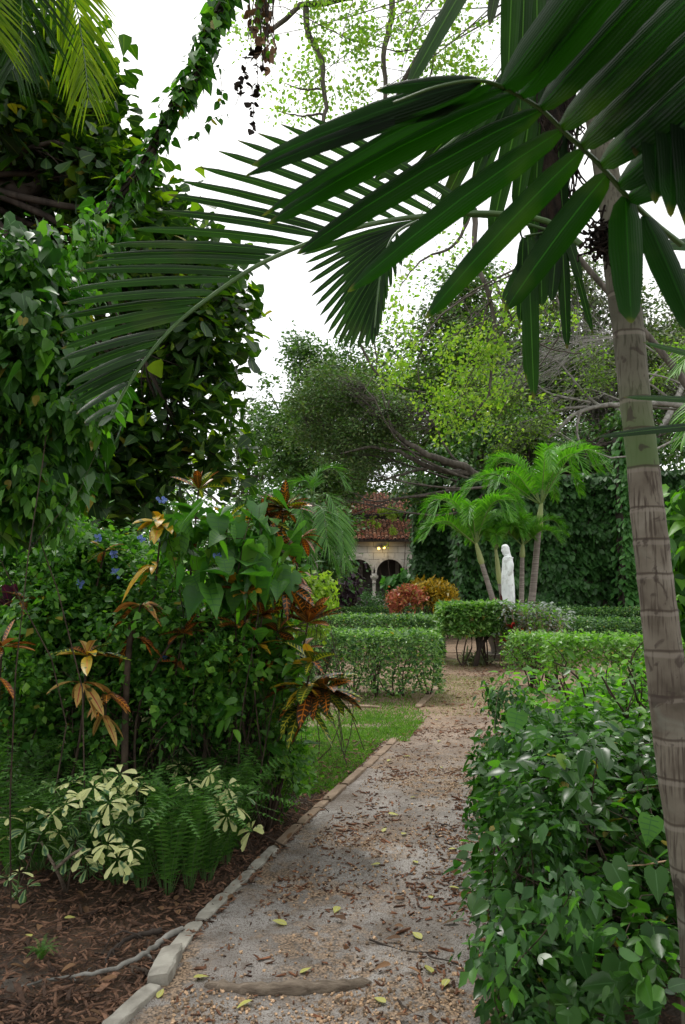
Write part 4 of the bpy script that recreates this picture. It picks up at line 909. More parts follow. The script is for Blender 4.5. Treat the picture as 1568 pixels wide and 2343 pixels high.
hedge('bright low hedge with bare branching stems left of the near trunk',[(3.0,11.3),(5.6,11.0)],.87,.9,.07,['plum_y','hedge'],6500,.42,14,mats=[.45,.55],stemr=.018)
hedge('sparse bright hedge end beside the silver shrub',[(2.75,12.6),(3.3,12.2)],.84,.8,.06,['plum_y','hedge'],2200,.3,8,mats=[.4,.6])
# island planting
it=hedge('clipped green shrub on one dark trunk at the front of the statue island',[(2.05,15.9),(3.35,16.0)],1.22,1.2,.095,['hedge','fire'],8500,.62,3,name='clipped_shrub',group=None,mats=[.75,.25],stemr=.02,cat='shrub')
A=Acc(); g=gr(1088,1525)
for a_,b_ in ((1110,1430),(1085,1440),(1130,1440),(1095,1425)): tubes(A,curve([g*[1,1,0],at(1095,1490,15.6),at(a_,b_,15.9)],10),np.linspace(.055,.02,10),8)
A.build('trunk',M['barkd'],it)
shrub('silver_shrub','flat topped silver grey shrub with white green leaves beside the clipped green shrub','shrub',(4.0,15.8,0),
 [blob(1180,1405,15.6,55,30,.6),blob(1240,1405,15.6,60,30,.6),blob(1270,1430,15.5,40,45,.5),blob(1215,1450,15.6,55,45,.5)],[M['silver'],M['hedge'],M['far_grey']],.075,.26,560,9,.10,mats=[.52,.18,.30],nst=70,sr=.012,stem='dryst',pw=.3,clip=lambda P: P[:,2]<1.27)
shrub('climbing_shrub','light green twiggy growth climbing the right side of the silver shrub','shrub',(4.1,15.2,0),[blob(1220,1440,15.1,30,60,.15),blob(1265,1430,15.1,30,40,.15),blob(1200,1395,15.1,30,15,.15)],[M['plum_y']],.06,.3,60,6,.06,mode='wild',nst=22,sr=.008,stem='dryst')
A=Acc(); c=gr(1165,1512); pc=thing('planter','dark stone planter in the shade below the island shrubs','planter',(c[0],c[1]+.3,0))
lathe(A,c[0],c[1]+.3,[(0,.25),(.06,.27),(.3,.34),(.52,.42),(.55,.45),(.60,.45),(.6,.40),(.5,.36)],18); A.build('bowl',M['pedestal'],pc)
A=Acc(); boxv(A,c[0]-.5,c[0]+.5,c[1]-.1,c[1]+.7,-.02,.14); A.build('plinth',M['pedestal'],pc)
def rosette(acc,c,n,L,W,mat=0,up=.5,shape=STRAP,droop=.35,fold=.3,az0=None,azs=6.283):
    a=rng.random(n)*azs if az0 is None else az0+rng.uniform(-.5,.5,n)*azs
    e=np.clip(up+rng.normal(size=n)*.35,-.5,1.4); D=np.stack([np.cos(a)*np.cos(e),np.sin(a)*np.cos(e),np.sin(e)],-1)
    N=nrm(np.stack([-np.cos(a)*np.sin(e),-np.sin(a)*np.sin(e),np.cos(e)],-1)+.25*rng.normal(size=(n,3)))
    Ls=L*(.7+.45*rng.random(n)); strips(acc,np.asarray(c)+D*.01,D,N,Ls,Ls*W,droop=droop*(.5+rng.random(n)),shape=shape,fold=fold,m=mat)
for (a,b,Y,l) in ((1172,1400+38,15.1,'upper dark red bromeliad tucked under the silver shrub'),(1160,1468,14.9,'lower red bromeliad at the planter foot'),(1195,1452,15.0,'bright red tipped bromeliad right of the planter')):
    c=at(a,b,Y); t_=thing('bromeliad',l,'plant',(c[0],c[1],0)); A=Acc(); rosette(A,c,22,.22,.09,0,.7); rosette(A,c,7,.16,.12,1,.9); A.build('leaves',[M['bract'],M['redf']],t_)
    A=Acc(); tubes(A,curve([[c[0],c[1],0],c],5),.012,6); A.build('stem',M['stem'],t_)
c=at(1148,1385,16.8); t_=thing('ti_plant','dark maroon rosette plant at the foot of the statue','plant',(c[0],c[1],0)); A=Acc(); rosette(A,c,16,.3,.09,0,.8); A.build('leaves',[M['bract']],t_)
A=Acc(); tubes(A,curve([[c[0],c[1],0],c],5),.015,6); A.build('stem',M['stem'],t_)
c=gr(1085,1520); t_=thing('striped_grass','striped white green spider grass tuft at the foot of the clipped shrub','plant',(c[0],c[1]+.15,0)); A=Acc(); 
for dx in (-.18,0,.16): rosette(A,[c[0]+dx,c[1]-.05,.02],60,.50,.032,0,.95,droop=.55)
A.build('leaves',[M['liri']],t_)
# ------------------------------------------------------------------ Christmas palms round the statue
def smallpalm(label,ft,top,Y,r,cs,nf,fl,az0=0.,fronds=None,lean=None):
    b=at(ft[0],ft[1],Y); b=np.array([b[0],b[1],0.]); t=at(top[0],top[1],Y)
    # extend trunk to the ground along the picture direction
    dirx=at(ft[0],ft[1],Y)-t; dirx=dirx/dirx[2]*(-1); base=t+(-dirx)*(-t[2]); base=t+np.array([dirx[0],0,-1])*t[2]
    p=thing('christmas_palm',label,'palm',(base[0],base[1],0),'slender palms around the statue')
    A=Acc(); P=curve([base,base*.5+t*.5+[.02,0,0],t],40); rr=r*(1.15-.35*np.linspace(0,1,40)); rr*=1+.05*(np.arange(40)%4==0); tubes(A,P,rr,12); A.build('trunk',M['adtrunk'],p)
    up=nrm(t-base); c2=t+up*cs; A=Acc(); P=curve([t,t+up*cs*.5,c2],10); tubes(A,P,r*np.array([.85,1.05,1.05,1.,.95,.88,.8,.7,.6,.5]),12); A.build('crownshaft',M['crownshaft'],p)
    for q in range(nf):
        az=az0+q*2.4+rng.normal()*.15; el=(1.4,1.15,.95,.75,.5)[q%5]+rng.normal()*.08; dx=np.array([math.cos(az),math.sin(az),0]); L=fl*(.85+.25*rng.random())
        e=math.sin(el); h=math.cos(el)
        pts=[c2-up*.05,c2+(dx*h+UP*e)*L*.33,c2+dx*L*(.28+.34*h)+UP*L*(.66*e),c2+dx*L*(.44+.38*h)+UP*L*(.80*e-.10),c2+dx*L*(.62+.42*h)+UP*L*(.70*e-.30)]
        A=Acc(); S=nrm(np.cross(dx,UP))
        frond(A,pts,80,.42,.015,ang=58,droop=.28,vee=.55,r0=.016,start=.16,shape=LAN,endang=25,tpow=.5,jit=.10); A.build('frond',[M['adon'],M['rachisy']],p)
    return p
smallpalm('leftmost palm of the statue group with pale green crownshaft leaning left',(1130,1385),(1103,1290),19.2,.072,.55,13,1.6,.3)
smallpalm('palm standing directly behind the statue with a long green shaft',(1150,1385),(1144,1335),19.9,.066,.9,8,1.1,1.2)
smallpalm('thin straight palm just right of the statue',(1191,1385),(1195,1275),20.2,.07,.35,8,1.1,2.2)
smallpalm('tallest palm of the statue group with the highest crown on the right',(1214,1385),(1232,1215),20.6,.095,.75,15,2.15,.8)
# fan of old fronds left of the building
def hangpalm(label,crown,Y,specs,mat,Lf,wl,r=.06,h0=0):
    c=at(*crown,Y); p=thing('areca_palm',label,'palm',(c[0],c[1],0)); A=Acc(); tubes(A,curve([[c[0],c[1],-.05],[c[0]+.05,c[1],c[2]*.5],c],20),r,10); A.build('trunk',M['adtrunk'],p)
    for pts in specs:
        A=Acc(); frond(A,[c]+[at(a,b,Y+dy) for a,b,dy in pts],36,Lf,wl,ang=55,droop=.3,r0=.012,shape=LAN,start=.2); A.build('frond',[M[mat],M['rachis']],p)
hangpalm('small palm with drooping fronds left of the cloister arches',(715,1150),14.,[[(745,1130,-.2),(775,1190,-.4),(790,1290,-.6)],[(690,1150,-.3),(700,1210,-.5),(715,1300,-.6)],[(735,1080,.1),(760,1070,.1),(790,1110,0)],[(700,1100,-.1),(670,1110,0),(650,1160,0)],[(740,1170,-.5),(750,1240,-.7),(770,1310,-.7)]],'fern',.42,.018)
0 and hangpalm('shaded palm with dark drooping fronds between the cloister and the statue palms',(985,1130),24.,[[(960,1120,-.2),(940,1160,-.3),(930,1200,-.4)],[(1000,1170,-.4),(1000,1240,-.8),(985,1290,-1)],[(1030,1160,-.3),(1060,1200,-.5),(1075,1270,-.7)],[(970,1180,-.3),(950,1230,-.4),(945,1280,-.5)]],'ivy',.6,.03)
# ------------------------------------------------------------------ left: large leaved tree
Ya=8.6
tree('large_leaved_tree','big dark tree with large rounded leaves and drooping branches at upper left','tree',(-4.6,8.8,0),at(-80,420,Ya),.22,
 [blob(60,120,Ya,130,100,1.),blob(170,150,Ya,75,85,.8),blob(215,250,Ya,62,80,.8),blob(60,300,Ya,120,90,.9),blob(190,370,Ya,110,90,.8),blob(60,520,Ya+.6,80,60,.6),blob(330,470,Ya,80,80,.7),blob(300,600,Ya,110,90,.8),
  blob(440,560,Ya,100,80,.7),blob(470,680,Ya,90,80,.7),blob(400,800,Ya,120,90,.8),blob(500,850,Ya,60,90,.5),blob(310,750,Ya+.5,110,100,.6),blob(470,960,Ya,80,80,.6),blob(490,1040,Ya,55,60,.4),blob(90,240,Ya+.6,120,130,.5),blob(210,440,Ya+.6,80,90,.5),blob(330,960,Ya,100,80,.6),blob(430,1040,Ya,90,50,.5),blob(230,1060,Ya,120,60,.6),blob(160,1130,Ya,110,50,.6),blob(330,1100,Ya,90,45,.5),blob(565,712,Ya,30,28,.2),blob(520,700,Ya,25,25,.2)],
 [M['almond'],M['almond_y']],.155,.36,1300,10,.18,lr=.045,bark='barkd',mode='gen',shape=OBO,twig=.55,mats=[.88,.12],pw=.45,
 limbs=[([at(-90,415,Ya),at(0,415,Ya),at(70,435,Ya),at(115,390,Ya),at(140,340,Ya),at(135,270,Ya),at(105,200,Ya)],.12,.04),
  ([at(70,435,Ya),at(90,500,Ya),at(105,560,Ya)],.07,.03),([at(110,400,Ya),at(170,420,Ya),at(230,470,Ya),at(300,560,Ya),at(350,650,Ya),at(356,760,Ya)],.06,.03),
  ([at(356,760,Ya),at(400,840,Ya),at(440,880,Ya),at(450,950,Ya),at(450,1020,Ya)],.04,.015),([at(350,830,Ya),at(380,940,Ya),at(400,1040,Ya)],.035,.012),
  ([at(300,900,Ya),at(310,980,Ya),at(330,1080,Ya)],.03,.01),([at(350,650,Ya),at(450,640,Ya),at(540,705,Ya)],.03,.01),([at(140,330,Ya),at(190,330,Ya),at(215,440,Ya)],.04,.02),([at(0,150,Ya),at(60,160,Ya),at(130,130,Ya)],.03,.015)])
# vine mass at the left edge
Yv=4.1
shrub('heart_leaf_vine','tall mass of glossy heart leaved vine filling the left edge','vine',(-1.7,4.4,0),
 [blob(40,640,Yv,100,90,.35),blob(90,760,Yv,110,110,.4),blob(30,850,Yv,120,120,.45),blob(130,880,Yv,110,100,.4),blob(60,1000,Yv,130,110,.45),blob(150,980,Yv,70,70,.3),blob(40,1120,Yv,100,80,.4),blob(10,1200,Yv,70,50,.3),blob(110,600,Yv+.3,60,60,.2),blob(20,560,Yv,70,50,.2)],
 [M['vine'],M['vine_y']],.082,.40,800,6,.06,mode='hang',shape=HEART,mats=[.86,.14],nst=2,sr=.005,flo=.8,pw=.5)
shrub('twining_creeper','finer bright leaved creeper threaded through the tall heart leaved vine at the left edge','vine',(-1.6,4.2,0),
 [blob(60,660,Yv-.25,110,80,.25),blob(110,790,Yv-.3,110,110,.25),blob(40,900,Yv-.3,110,110,.25),blob(140,900,Yv-.25,100,90,.25),blob(70,1040,Yv-.3,120,100,.25),blob(180,540,Yv+.4,60,60,.2),blob(60,1160,Yv-.2,90,70,.2)],
 [M['plum'],M['vine_y'],M['fire']],.05,.33,420,7,.05,mode='hang',shape=LAN,mats=[.5,.2,.3],nst=2,sr=.004,flo=.8)
# liana diagonal
lt=thing('vine_liana','thick hanging liana wrapped in leafy vine crossing the white sky diagonally','vine',(-1.9,5.6,0)); Yq=5.6
lp_=[at(600,-120,Yq+.6),at(520,-10,Yq+.4),at(468,100,Yq+.2),at(440,185,Yq),at(395,245,Yq),at(360,320,Yq),at(325,385,Yq),at(280,440,Yq),at(240,510,Yq),at(205,570,Yq),at(175,650,Yq),at(150,760,Yq),at(120,900,Yq),at(100,1100,Yq),np.array([-1.95,5.6,0])]
A=Acc(); P=curve(lp_,70)
for q in range(5):
    w_=P+np.stack([.025*np.sin(np.arange(70)*.55+q*1.3),.025*np.cos(np.arange(70)*.55+q*1.3),0*np.arange(70)],-1); tubes(A,w_,.012,6)
A.build('stems',M['barkd'],lt)
def along(acc,P,n,rad,L,mode='hang',shape=HEART,wr=.42,mats=(1,)):
    i=rng.random(n)*(len(P)-1.001); k=i.astype(int); f=(i-k)[:,None]; c=P[k]*(1-f)+P[k+1]*f; o=nrm(rng.normal(size=(n,3))); Q=c+o*rad*rng.random(n)[:,None]**.6
    D,N=orient(o,mode,n); Ls=L*np.clip(1+.3*rng.normal(size=n),.5,1.5); s=rng.choice(len(mats),n,p=mats)
    for q in range(len(mats)): strips(acc,Q[s==q],D[s==q],N[s==q],Ls[s==q],Ls[s==q]*wr,shape=shape,droop=.15,m=q)
A=Acc(); along(A,P[:52],1100,.125,.082,mats=(.8,.2)); along(A,curve([at(260,480,Yq),at(240,560,Yq),at(230,650,Yq)],10),160,.18,.09,mats=(.8,.2)); A.build('foliage',[M['vine'],M['vine_y']],lt)
ht=thing('hanging_vine','dark brown clump of dead vine hanging from the top beside the liana','vine',tuple(at(605,-60,6.)))
A=Acc(); c0=at(605,-60,6.)
for q in range(26):
    e=at(605+rng.normal()*22,100+rng.normal()*40,6+rng.normal()*.1); tubes(A,bend(c0+rng.normal(size=3)*.06,e,9,.05),np.linspace(.007,.003,9),4)
A.build('stems',M['barkd'],ht); A=Acc(); along(A,curve([at(600,-60,6),at(600,60,6),at(612,130,6)],12),150,.10,.06,mode='wild',shape=OV,mats=(.7,.3)); A.build('foliage',[M['dry'],M['vine_y']],ht)
for j,(pts,l) in enumerate((([(580,110),(590,160),(588,215)],'short strand of black withered leaves below the dead vine clump'),([(565,140),(556,190),(540,240)],'leftmost drooping strand of withered leaves beside the dead vine'),([(578,200),(580,250),(579,300)],'longest thin strand of withered leaves hanging against the sky'),([(420,320),(455,305),(490,270),(515,262)],'sideways tendril with small leaves right of the liana'),([(500,150),(508,200),(505,240)],'short leafy tendril right of the liana, below its top'))):
    v=thing('vine_strand',l,'vine',tuple(at(*pts[0],5.9))); A=Acc(); P=curve([at(a,b,5.9) for a,b in pts],16); tubes(A,P,.0025,4); A.build('stem',M['barkd'],v)
    A=Acc(); along(A,P,26 if j<3 else 16,.03,.05,mode='wild' if j<3 else 'hang',shape=OV); A.build('foliage',[M['fibre'] if j<3 else M['vine']],v)
# ------------------------------------------------------------------ palm fronds from above at top left
tp=thing('feather_palm','palm with backlit yellow green fronds hanging into the top left corner','palm',(-3.4,2.9,0))
A=Acc(); tubes(A,curve([[-3.4,2.9,0],[-3.3,3,2.4],[-2.9,3.1,4.6]],24),.1,10); A.build('trunk',M['adtrunk'],tp)
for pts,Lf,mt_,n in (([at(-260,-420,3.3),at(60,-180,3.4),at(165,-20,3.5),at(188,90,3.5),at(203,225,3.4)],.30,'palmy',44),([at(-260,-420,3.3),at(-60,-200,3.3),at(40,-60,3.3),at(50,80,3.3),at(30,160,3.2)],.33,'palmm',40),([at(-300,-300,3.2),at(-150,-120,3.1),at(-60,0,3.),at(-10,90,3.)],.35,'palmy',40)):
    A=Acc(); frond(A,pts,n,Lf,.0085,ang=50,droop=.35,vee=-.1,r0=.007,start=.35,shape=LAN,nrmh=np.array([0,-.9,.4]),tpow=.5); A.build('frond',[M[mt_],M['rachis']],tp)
sp_=thing('young_palm','small dark palm half hidden behind the heart leaved vine at the left edge','palm',(-3.2,5.4,0))
A=Acc(); tubes(A,curve([[-3.2,5.4,0],[-3.1,5.4,1.8],at(-180,760,5.2)],14),.06,8); A.build('trunk',M['adtrunk'],sp_)
for pts in ([at(-180,760,5.2),at(-60,600,5.),at(30,570,5.),at(115,700,4.9)],[at(-180,760,5.2),at(-80,700,5.),at(0,690,4.9),at(60,760,4.8)]):
    A=Acc(); frond(A,pts,34,.35,.014,ang=50,droop=.3,r0=.008,shape=LAN); A.build('frond',[M['palmm'],M['rachis']],sp_)
# ------------------------------------------------------------------ left bed shrubs
def plumb(label,base,blobs,ncl,flo=.5,mats=(.75,.25),name='small_leaved_shrub',flowers=(),nst=30,L=.044,sp=.25):
    s_=shrub(name,label,'shrub',base,blobs,[M['plum'],M['plum_y']],L,.40,ncl,9,.05,mode='gen',shape=SM,nst=nst,sr=.008 if sp>.1 else .004,spread=sp,mats=list(mats),pw=.45,flo=flo)
    for a,b,Y in flowers:
        A=Acc(); c=at(a,b,Y); 
        for q in range(7):
            cc=c+rng.normal(size=3)*.014; az=np.arange(5)*1.257+q; D=np.stack([np.cos(az),-.4*np.ones(5),np.sin(az)],-1); strips(A,np.repeat(cc[None],5,0),D,[0,-1,.2],.012,.006,shape=OBO)
        A.build('flower',M['blue'],s_)
    return s_
plumb('sprawling small leaved shrub with blue flowers at the far left of the bed',(-2.1,5.6,0),[blob(40,1320,5.4,120,90,.45),blob(160,1290,5.5,120,80,.45),blob(60,1440,5.2,130,100,.45),blob(200,1400,5.4,130,100,.45),blob(280,1290,5.6,90,70,.4),blob(120,1400,4.85,110,80,.2),blob(250,1420,4.8,70,70,.2),blob(30,1520,4.7,80,60,.2),blob(150,1270,5.,110,50,.2),blob(60,1580,5.1,120,90,.4)],2100,flowers=((225,1232,5.1),(262,1268,5.1),(185,1330,5.),(20,1420,4.9),(262,1312,5.1)))
plumb('small leaved shrub with blue flowers under the heart vine and yellow croton',(-1.3,5.7,0),[blob(330,1380,5.4,110,100,.45),blob(450,1400,5.4,110,110,.45),blob(420,1500,5.3,130,80,.45),blob(560,1480,5.5,90,100,.4),blob(600,1390,5.7,80,70,.35),blob(300,1480,5.2,100,90,.4),blob(370,1420,4.85,80,70,.2),blob(470,1480,4.85,80,70,.2),blob(390,1290,4.95,70,60,.15),blob(310,1260,5.1,60,50,.15),blob(500,1600,5.4,120,80,.4)],2300,flowers=((325,1235,5.1),(372,1140,4.9),(497,1270,4.8),(512,1310,4.7),(380,1500,4.9)))
plumb('leggy understory shrub with bare brown stems in the dark of the bed',(-1.5,5.9,0),[blob(120,1640,5.5,180,70,.3),blob(350,1650,5.5,160,70,.3),blob(560,1690,5.6,110,60,.3),blob(250,1560,5.6,200,60,.3),blob(90,1600,4.85,110,60,.2),blob(300,1590,4.85,110,60,.2),blob(450,1620,5.,80,60,.2),blob(200,1690,4.9,130,40,.2)],1300,.2,(.9,.1),nst=90)
plumb('fresh green shrub with pale leaf tips reaching towards the lawn',(-.75,5.55,0),[blob(490,1530,4.95,60,50,.15),blob(440,1480,4.95,40,30,.12),blob(560,1510,5.,50,60,.15),blob(620,1700,5.3,60,90,.2),blob(650,1800,5.4,50,60,.2)],200,.2,(.5,.5),nst=9,sp=.05)
shrub('glossy_leaved_shrub','glossy broad leaved sapling on a thin stem between the crotons and the path edging','shrub',(gr(592,1880)[0],gr(592,1880)[1],0),
 [blob(600,1510,5.0,90,50,.2),blob(560,1580,5.0,80,50,.2),blob(650,1570,5.1,70,60,.2),blob(620,1640,5.2,70,60,.2),blob(590,1720,5.3,60,60,.2)],[M['fire'],M['fire_y']],.085,.26,120,7,.05,shape=LAN,mats=[.8,.2],nst=16,sr=.009,spread=.03)
shrub('low_weed','patch of low bright seedlings spreading on the bed edge','plant',gr(650,1850)*[1,1,0],[blob(630,1800,5.7,70,40,.3),blob(680,1760,6.4,50,30,.3),blob(600,1850,5.4,70,30,.25),blob(660,1700,6.4,50,40,.3)],[M['plum_y'],M['plum']],.03,.45,200,8,.05,mats=[.5,.5],nst=20,sr=.003,flo=.0)
# dark backing growth low in the bed
for l,b,bl in (('dark shaded thicket behind the ferns, left part',(-2.4,7.2,0),[blob(60,1500,7.2,160,160,.5),blob(250,1540,7.2,160,150,.5),blob(120,1360,7.4,200,100,.5)]),('dark shaded thicket behind the crotons, right part',(-.9,7.3,0),[blob(430,1500,7.3,150,150,.5),blob(570,1540,7.3,100,120,.4),blob(440,1340,7.5,170,110,.5),blob(590,1300,7.6,90,110,.4)])):
    shrub('thicket',l,'shrub',b,bl,[M['far_dark'],M['plum']],.07,.38,520,9,.10,mats=[.5,.5],nst=70,sr=.01,stem='barkd',pw=.4,flo=.1)
# heart vine over the crotons
hv=shrub('heart_leaf_vine','grey green heart leaved vine climbing over the crotons in the middle left','vine',(-.9,5.4,0),
 [blob(470,1200,4.9,80,60,.15),blob(560,1190,4.9,100,70,.15),blob(540,1270,4.8,110,70,.15),blob(590,1330,4.9,80,70,.15),blob(490,1300,4.75,60,60,.12),blob(560,1130,4.95,40,35,.12),blob(620,1230,5.,60,50,.12),blob(590,1400,4.9,50,50,.1)],
 [M['heart'],M['vine_y']],.125,.46,62,3,.07,mode='hang',shape=HEART,mats=[.82,.18],nst=8,sr=.006,pw=.6,flo=.6)
# croton heads
def croton(label,x,y,Y,L,n,mats,W=.13,up=.45,foot=None,hf=1.3,heads=1,droop=.3,tilt=0):
    c=at(x,y,Y); f=np.array([c[0]-.30,c[1]+.35,0]) if foot is None else np.array(foot)
    t_=thing('croton_plant',label,'croton',(f[0],f[1],0)); A=Acc()
    for h in range(heads):
        cc=c+(rng.normal(size=3)*.07 if h else 0)
        for q,(mm,sh) in enumerate(mats):
            k=max(3,int(n*sh*hf)); rosette(A,cc,k,L*1.04,W*1.12,q,up,droop=droop*.7)
    for s_ in (.13,):
        cc=c*(1-s_)+f*s_; rosette(A,cc,int(n*.4)+2,L*.95,W*1.05,len(mats)-1,up*.5-.1,droop=droop)
    A.build('leaves',[M[mm] for mm,_ in mats],t_)
    A=Acc(); tubes(A,curve([f,f*.5+c*.5+[rng.normal()*.05,.1,0],c],10),np.linspace(.010,.006,10),7); A.build('stem',M['stem'],t_)
croton('yellow croton head standing before the heart vine at upper left of the bed',370,1200,4.85,.19,9,[('cry',1)],.15,.35,droop=.75)  # yellow is the leaf's own colour
croton('green and orange croton head at the top of the bed above the yellow one',455,1120,5.1,.19,12,[('crg',.5),('cro',.5)],.12,.7)
croton('dark many leaved croton head with yellow midribs at upper right of the bed',650,1165,5.2,.20,26,[('crd',.45),('crg',.35),('cro',.2)],.12,.35,heads=2,droop=.4)
croton('golden yellow croton head with spotted leaves in the middle of the bed',565,1360,4.8,.23,17,[('cry',.7),('cro',.3)],.13,.6)
croton('dark red croton head with orange veins rising over the hedge at the right',705,1425,5.0,.24,20,[('cro',.55),('crd',.45)],.13,.65)
croton('dark croton head left of the red veined one, half in shade',635,1445,5.1,.21,14,[('crd',.5),('crg',.3),('cro',.2)],.13,.5)
croton('copper croton leaves spreading just below the golden head',600,1410,4.95,.19,12,[('cro',.8),('cry',.2)],.13,.2)
croton('large drooping croton with near black leaves above the lawn',710,1570,5.0,.26,22,[('crd',.7),('crg',.3)],.14,-.05,droop=.6,heads=2)
croton('green and yellow croton head just above the drooping dark one',715,1515,4.9,.22,9,[('crg',.7),('cry',.3)],.15,.35)
croton('pinkish faded croton head in the middle of the small leaved shrub',322,1385,4.7,.17,9,[('crp',.8),('cro',.2)],.14,.1,droop=.8)
croton('wide croton head with long orange yellow and red leaves at lower left of the bed',200,1500,4.5,.21,15,[('crg',.3),('cry',.2),('crd',.3),('crp',.2)],.13,.35,droop=.5)
croton('reddish croton head cut off by the left picture edge',5,1480,4.4,.2,12,[('crp',.4),('cro',.6)],.13,.3)
croton('small red leaved croton sprig at the left edge above the lower one',60,1370,4.9,.15,8,[('crd',.6),('cro',.4)],.13,.2)
croton('bronze croton head between the pink head and the purple ti plant',420,1450,4.75,.17,10,[('cro',.5),('crd',.5)],.14,.3)
croton('small yellow tipped croton head below the green and orange one',520,1190,5.0,.15,9,[('crg',.5),('cry',.5)],.14,.4)
croton('maroon croton head behind the upper right dark one',690,1230,5.25,.18,12,[('crd',.8),('cro',.2)],.14,.0,droop=.6)
croton('dark hanging croton leaves between the golden head and the hedge',655,1340,5.1,.20,12,[('crd',.9),('crg',.1)],.14,-.2,droop=.7)
croton('orange red croton sprig under the wide head at lower left',245,1590,4.6,.15,9,[('cro',.6),('crp',.4)],.14,-.1,droop=.6)
croton('small red green croton sprig left of the yellow head',240,1260,5.1,.14,8,[('crp',.5),('crg',.5)],.14,.3)
for l,x,y in (('purple ti plant with upright straps beside the cut stump',470,1455),('small purple ti plant low at the left edge',25,1400)):
    c=at(x,y,5.0); t_=thing('ti_plant',l,'plant',(c[0],c[1]+.1,0)); A=Acc(); rosette(A,c,11,.27,.13,0,.85); A.build('leaves',[M['ti']],t_); A=Acc(); tubes(A,curve([[c[0],c[1]+.1,0],c],6),.012,6); A.build('stem',M['stem'],t_)
# cut stump stem and leaning cane
for l,pts,ra in (('cut brown stub standing upright in the middle of the bed',[(296,1480,4.75),(302,1420,4.75)],.022),('thin leaning cane rising to the right in the bed',[(330,1580,4.8),(370,1500,4.8),(420,1435,4.8)],.008)):
    P=[at(a,b,Y) for a,b,Y in pts]; P=[P[0]*[1,1,0]]+P; A=Acc(); tubes(A,curve(P,12),np.linspace(ra*1.1,ra*.8,12),9); e=P[-1]; 
    tag(A.build('cut_stem',M['stem'],origin=P[0]),l,'stem')
# tangle of dry twigs
A=Acc(); n=420; c=np.array([gr(470,1790)[0],5.3,.0]); a_=c+rng.normal(size=(n,3))*[.42,.3,.0]+[0,0,.05]; b_=a_+rng.normal(size=(n,3))*[.3,.2,.15]+[0,0,.3]; b_[:,2]=np.clip(b_[:,2],.03,.5)
k=(a_[:,0]<EL(a_[:,1])-.15)&(b_[:,0]<EL(b_[:,1])-.15); a_,b_=a_[k],b_[k]; n=len(a_)
tubes(A,bend(a_,b_,6,.15,.12),np.linspace(.0035,.0015,6)[None].repeat(n,0),4); tag(A.build('twig_tangle',M['stem'],origin=c),'brown tangle of thin dry twigs between the schefflera and the lawn','dead twigs',kind='stuff')
# ------------------------------------------------------------------ ferns
def fernmesh(nf,H):
    nf=int(nf*1.3); H=H*1.12
    A=Acc()
    for q in range(nf):
        az=q*2.4+rng.normal()*.3; sp=.15+.55*rng.random(); h=H*(.7+.4*rng.random()); dx=np.array([math.cos(az),math.sin(az),0])
        pts=[dx*.02,dx*h*sp*.35+UP*h*.45,dx*h*sp*.8+UP*h*.82,dx*h*sp*1.5+UP*h*(.95-.35*sp)]
        P=curve(pts,30); T=nrm(np.gradient(P,axis=0)); t=np.linspace(.15,.99,34); i=(t*29).astype(int); B=P[i]; S=nrm(np.cross(T[i],UP+dx*.01)); S=nrm(S+.15*rng.normal(size=3)); ln=.038*np.sin(np.pi*np.clip(.12+.86*t,0,1))**.5
        Nn=nrm(np.cross(S,T[i]))
        for sd in (1,-1): strips(A,B,S*sd+T[i]*.18+rng.normal(size=(34,3))*.06,Nn,ln,.0055,shape=PIN,fold=.05,droop=.12)
        tubes(A,P,np.linspace(.0018,.0008,30),4,m=1)
    return A
fps=[]
spots=[(30,2010),(90,2000),(150,2020),(210,2015),(270,2030),(330,2040),(390,2050),(440,2040),(480,2020),(520,1985),(555,1945),(60,1940),(130,1930),(200,1935),(270,1940),(340,1945),(400,1940),(460,1930),(500,1900),(20,1880),(250,1880),(170,1870),(330,1880),(410,1875),(540,1890),(480,1860),(90,1880),(-30,1990),(-40,1900),(0,1820)]
for i,(a,b) in enumerate(spots):
    g=gr(a,b); g=np.array([g[0]-.02,g[1]+.03,0])
    if i<4:
        A=fernmesh(17,.46+.07*i); o=A.build('sword_fern',[M['fern'],M['gstem']]); fps.append(o)
        tag(o,'green sword fern with upright feathery fronds in the bed beside the path','fern','sword ferns along the front of the bed')
    else: o=fps[i%4].copy(); scene.collection.objects.link(o)
    o.location=tuple(g); o.rotation_euler=(0,0,rng.random()*6.28); q=.8+.35*rng.random(); o.scale=(q,q,q)
g=gr(10,1900); o=fps[3].copy(); scene.collection.objects.link(o); del o['group']; o['label']='tallest sword fern at the left edge with one frond rising above the others'; o.location=(g[0]-.05,g[1]-.1,.0); o.scale=(1.6,1.6,1.75)
g=gr(95,2196); o=fps[0].copy(); scene.collection.objects.link(o); del o['group']; o['label']='tiny bright fern sprig alone on the mulch at lower left'; o.location=(g[0],g[1],0); o.scale=(.25,.25,.15)
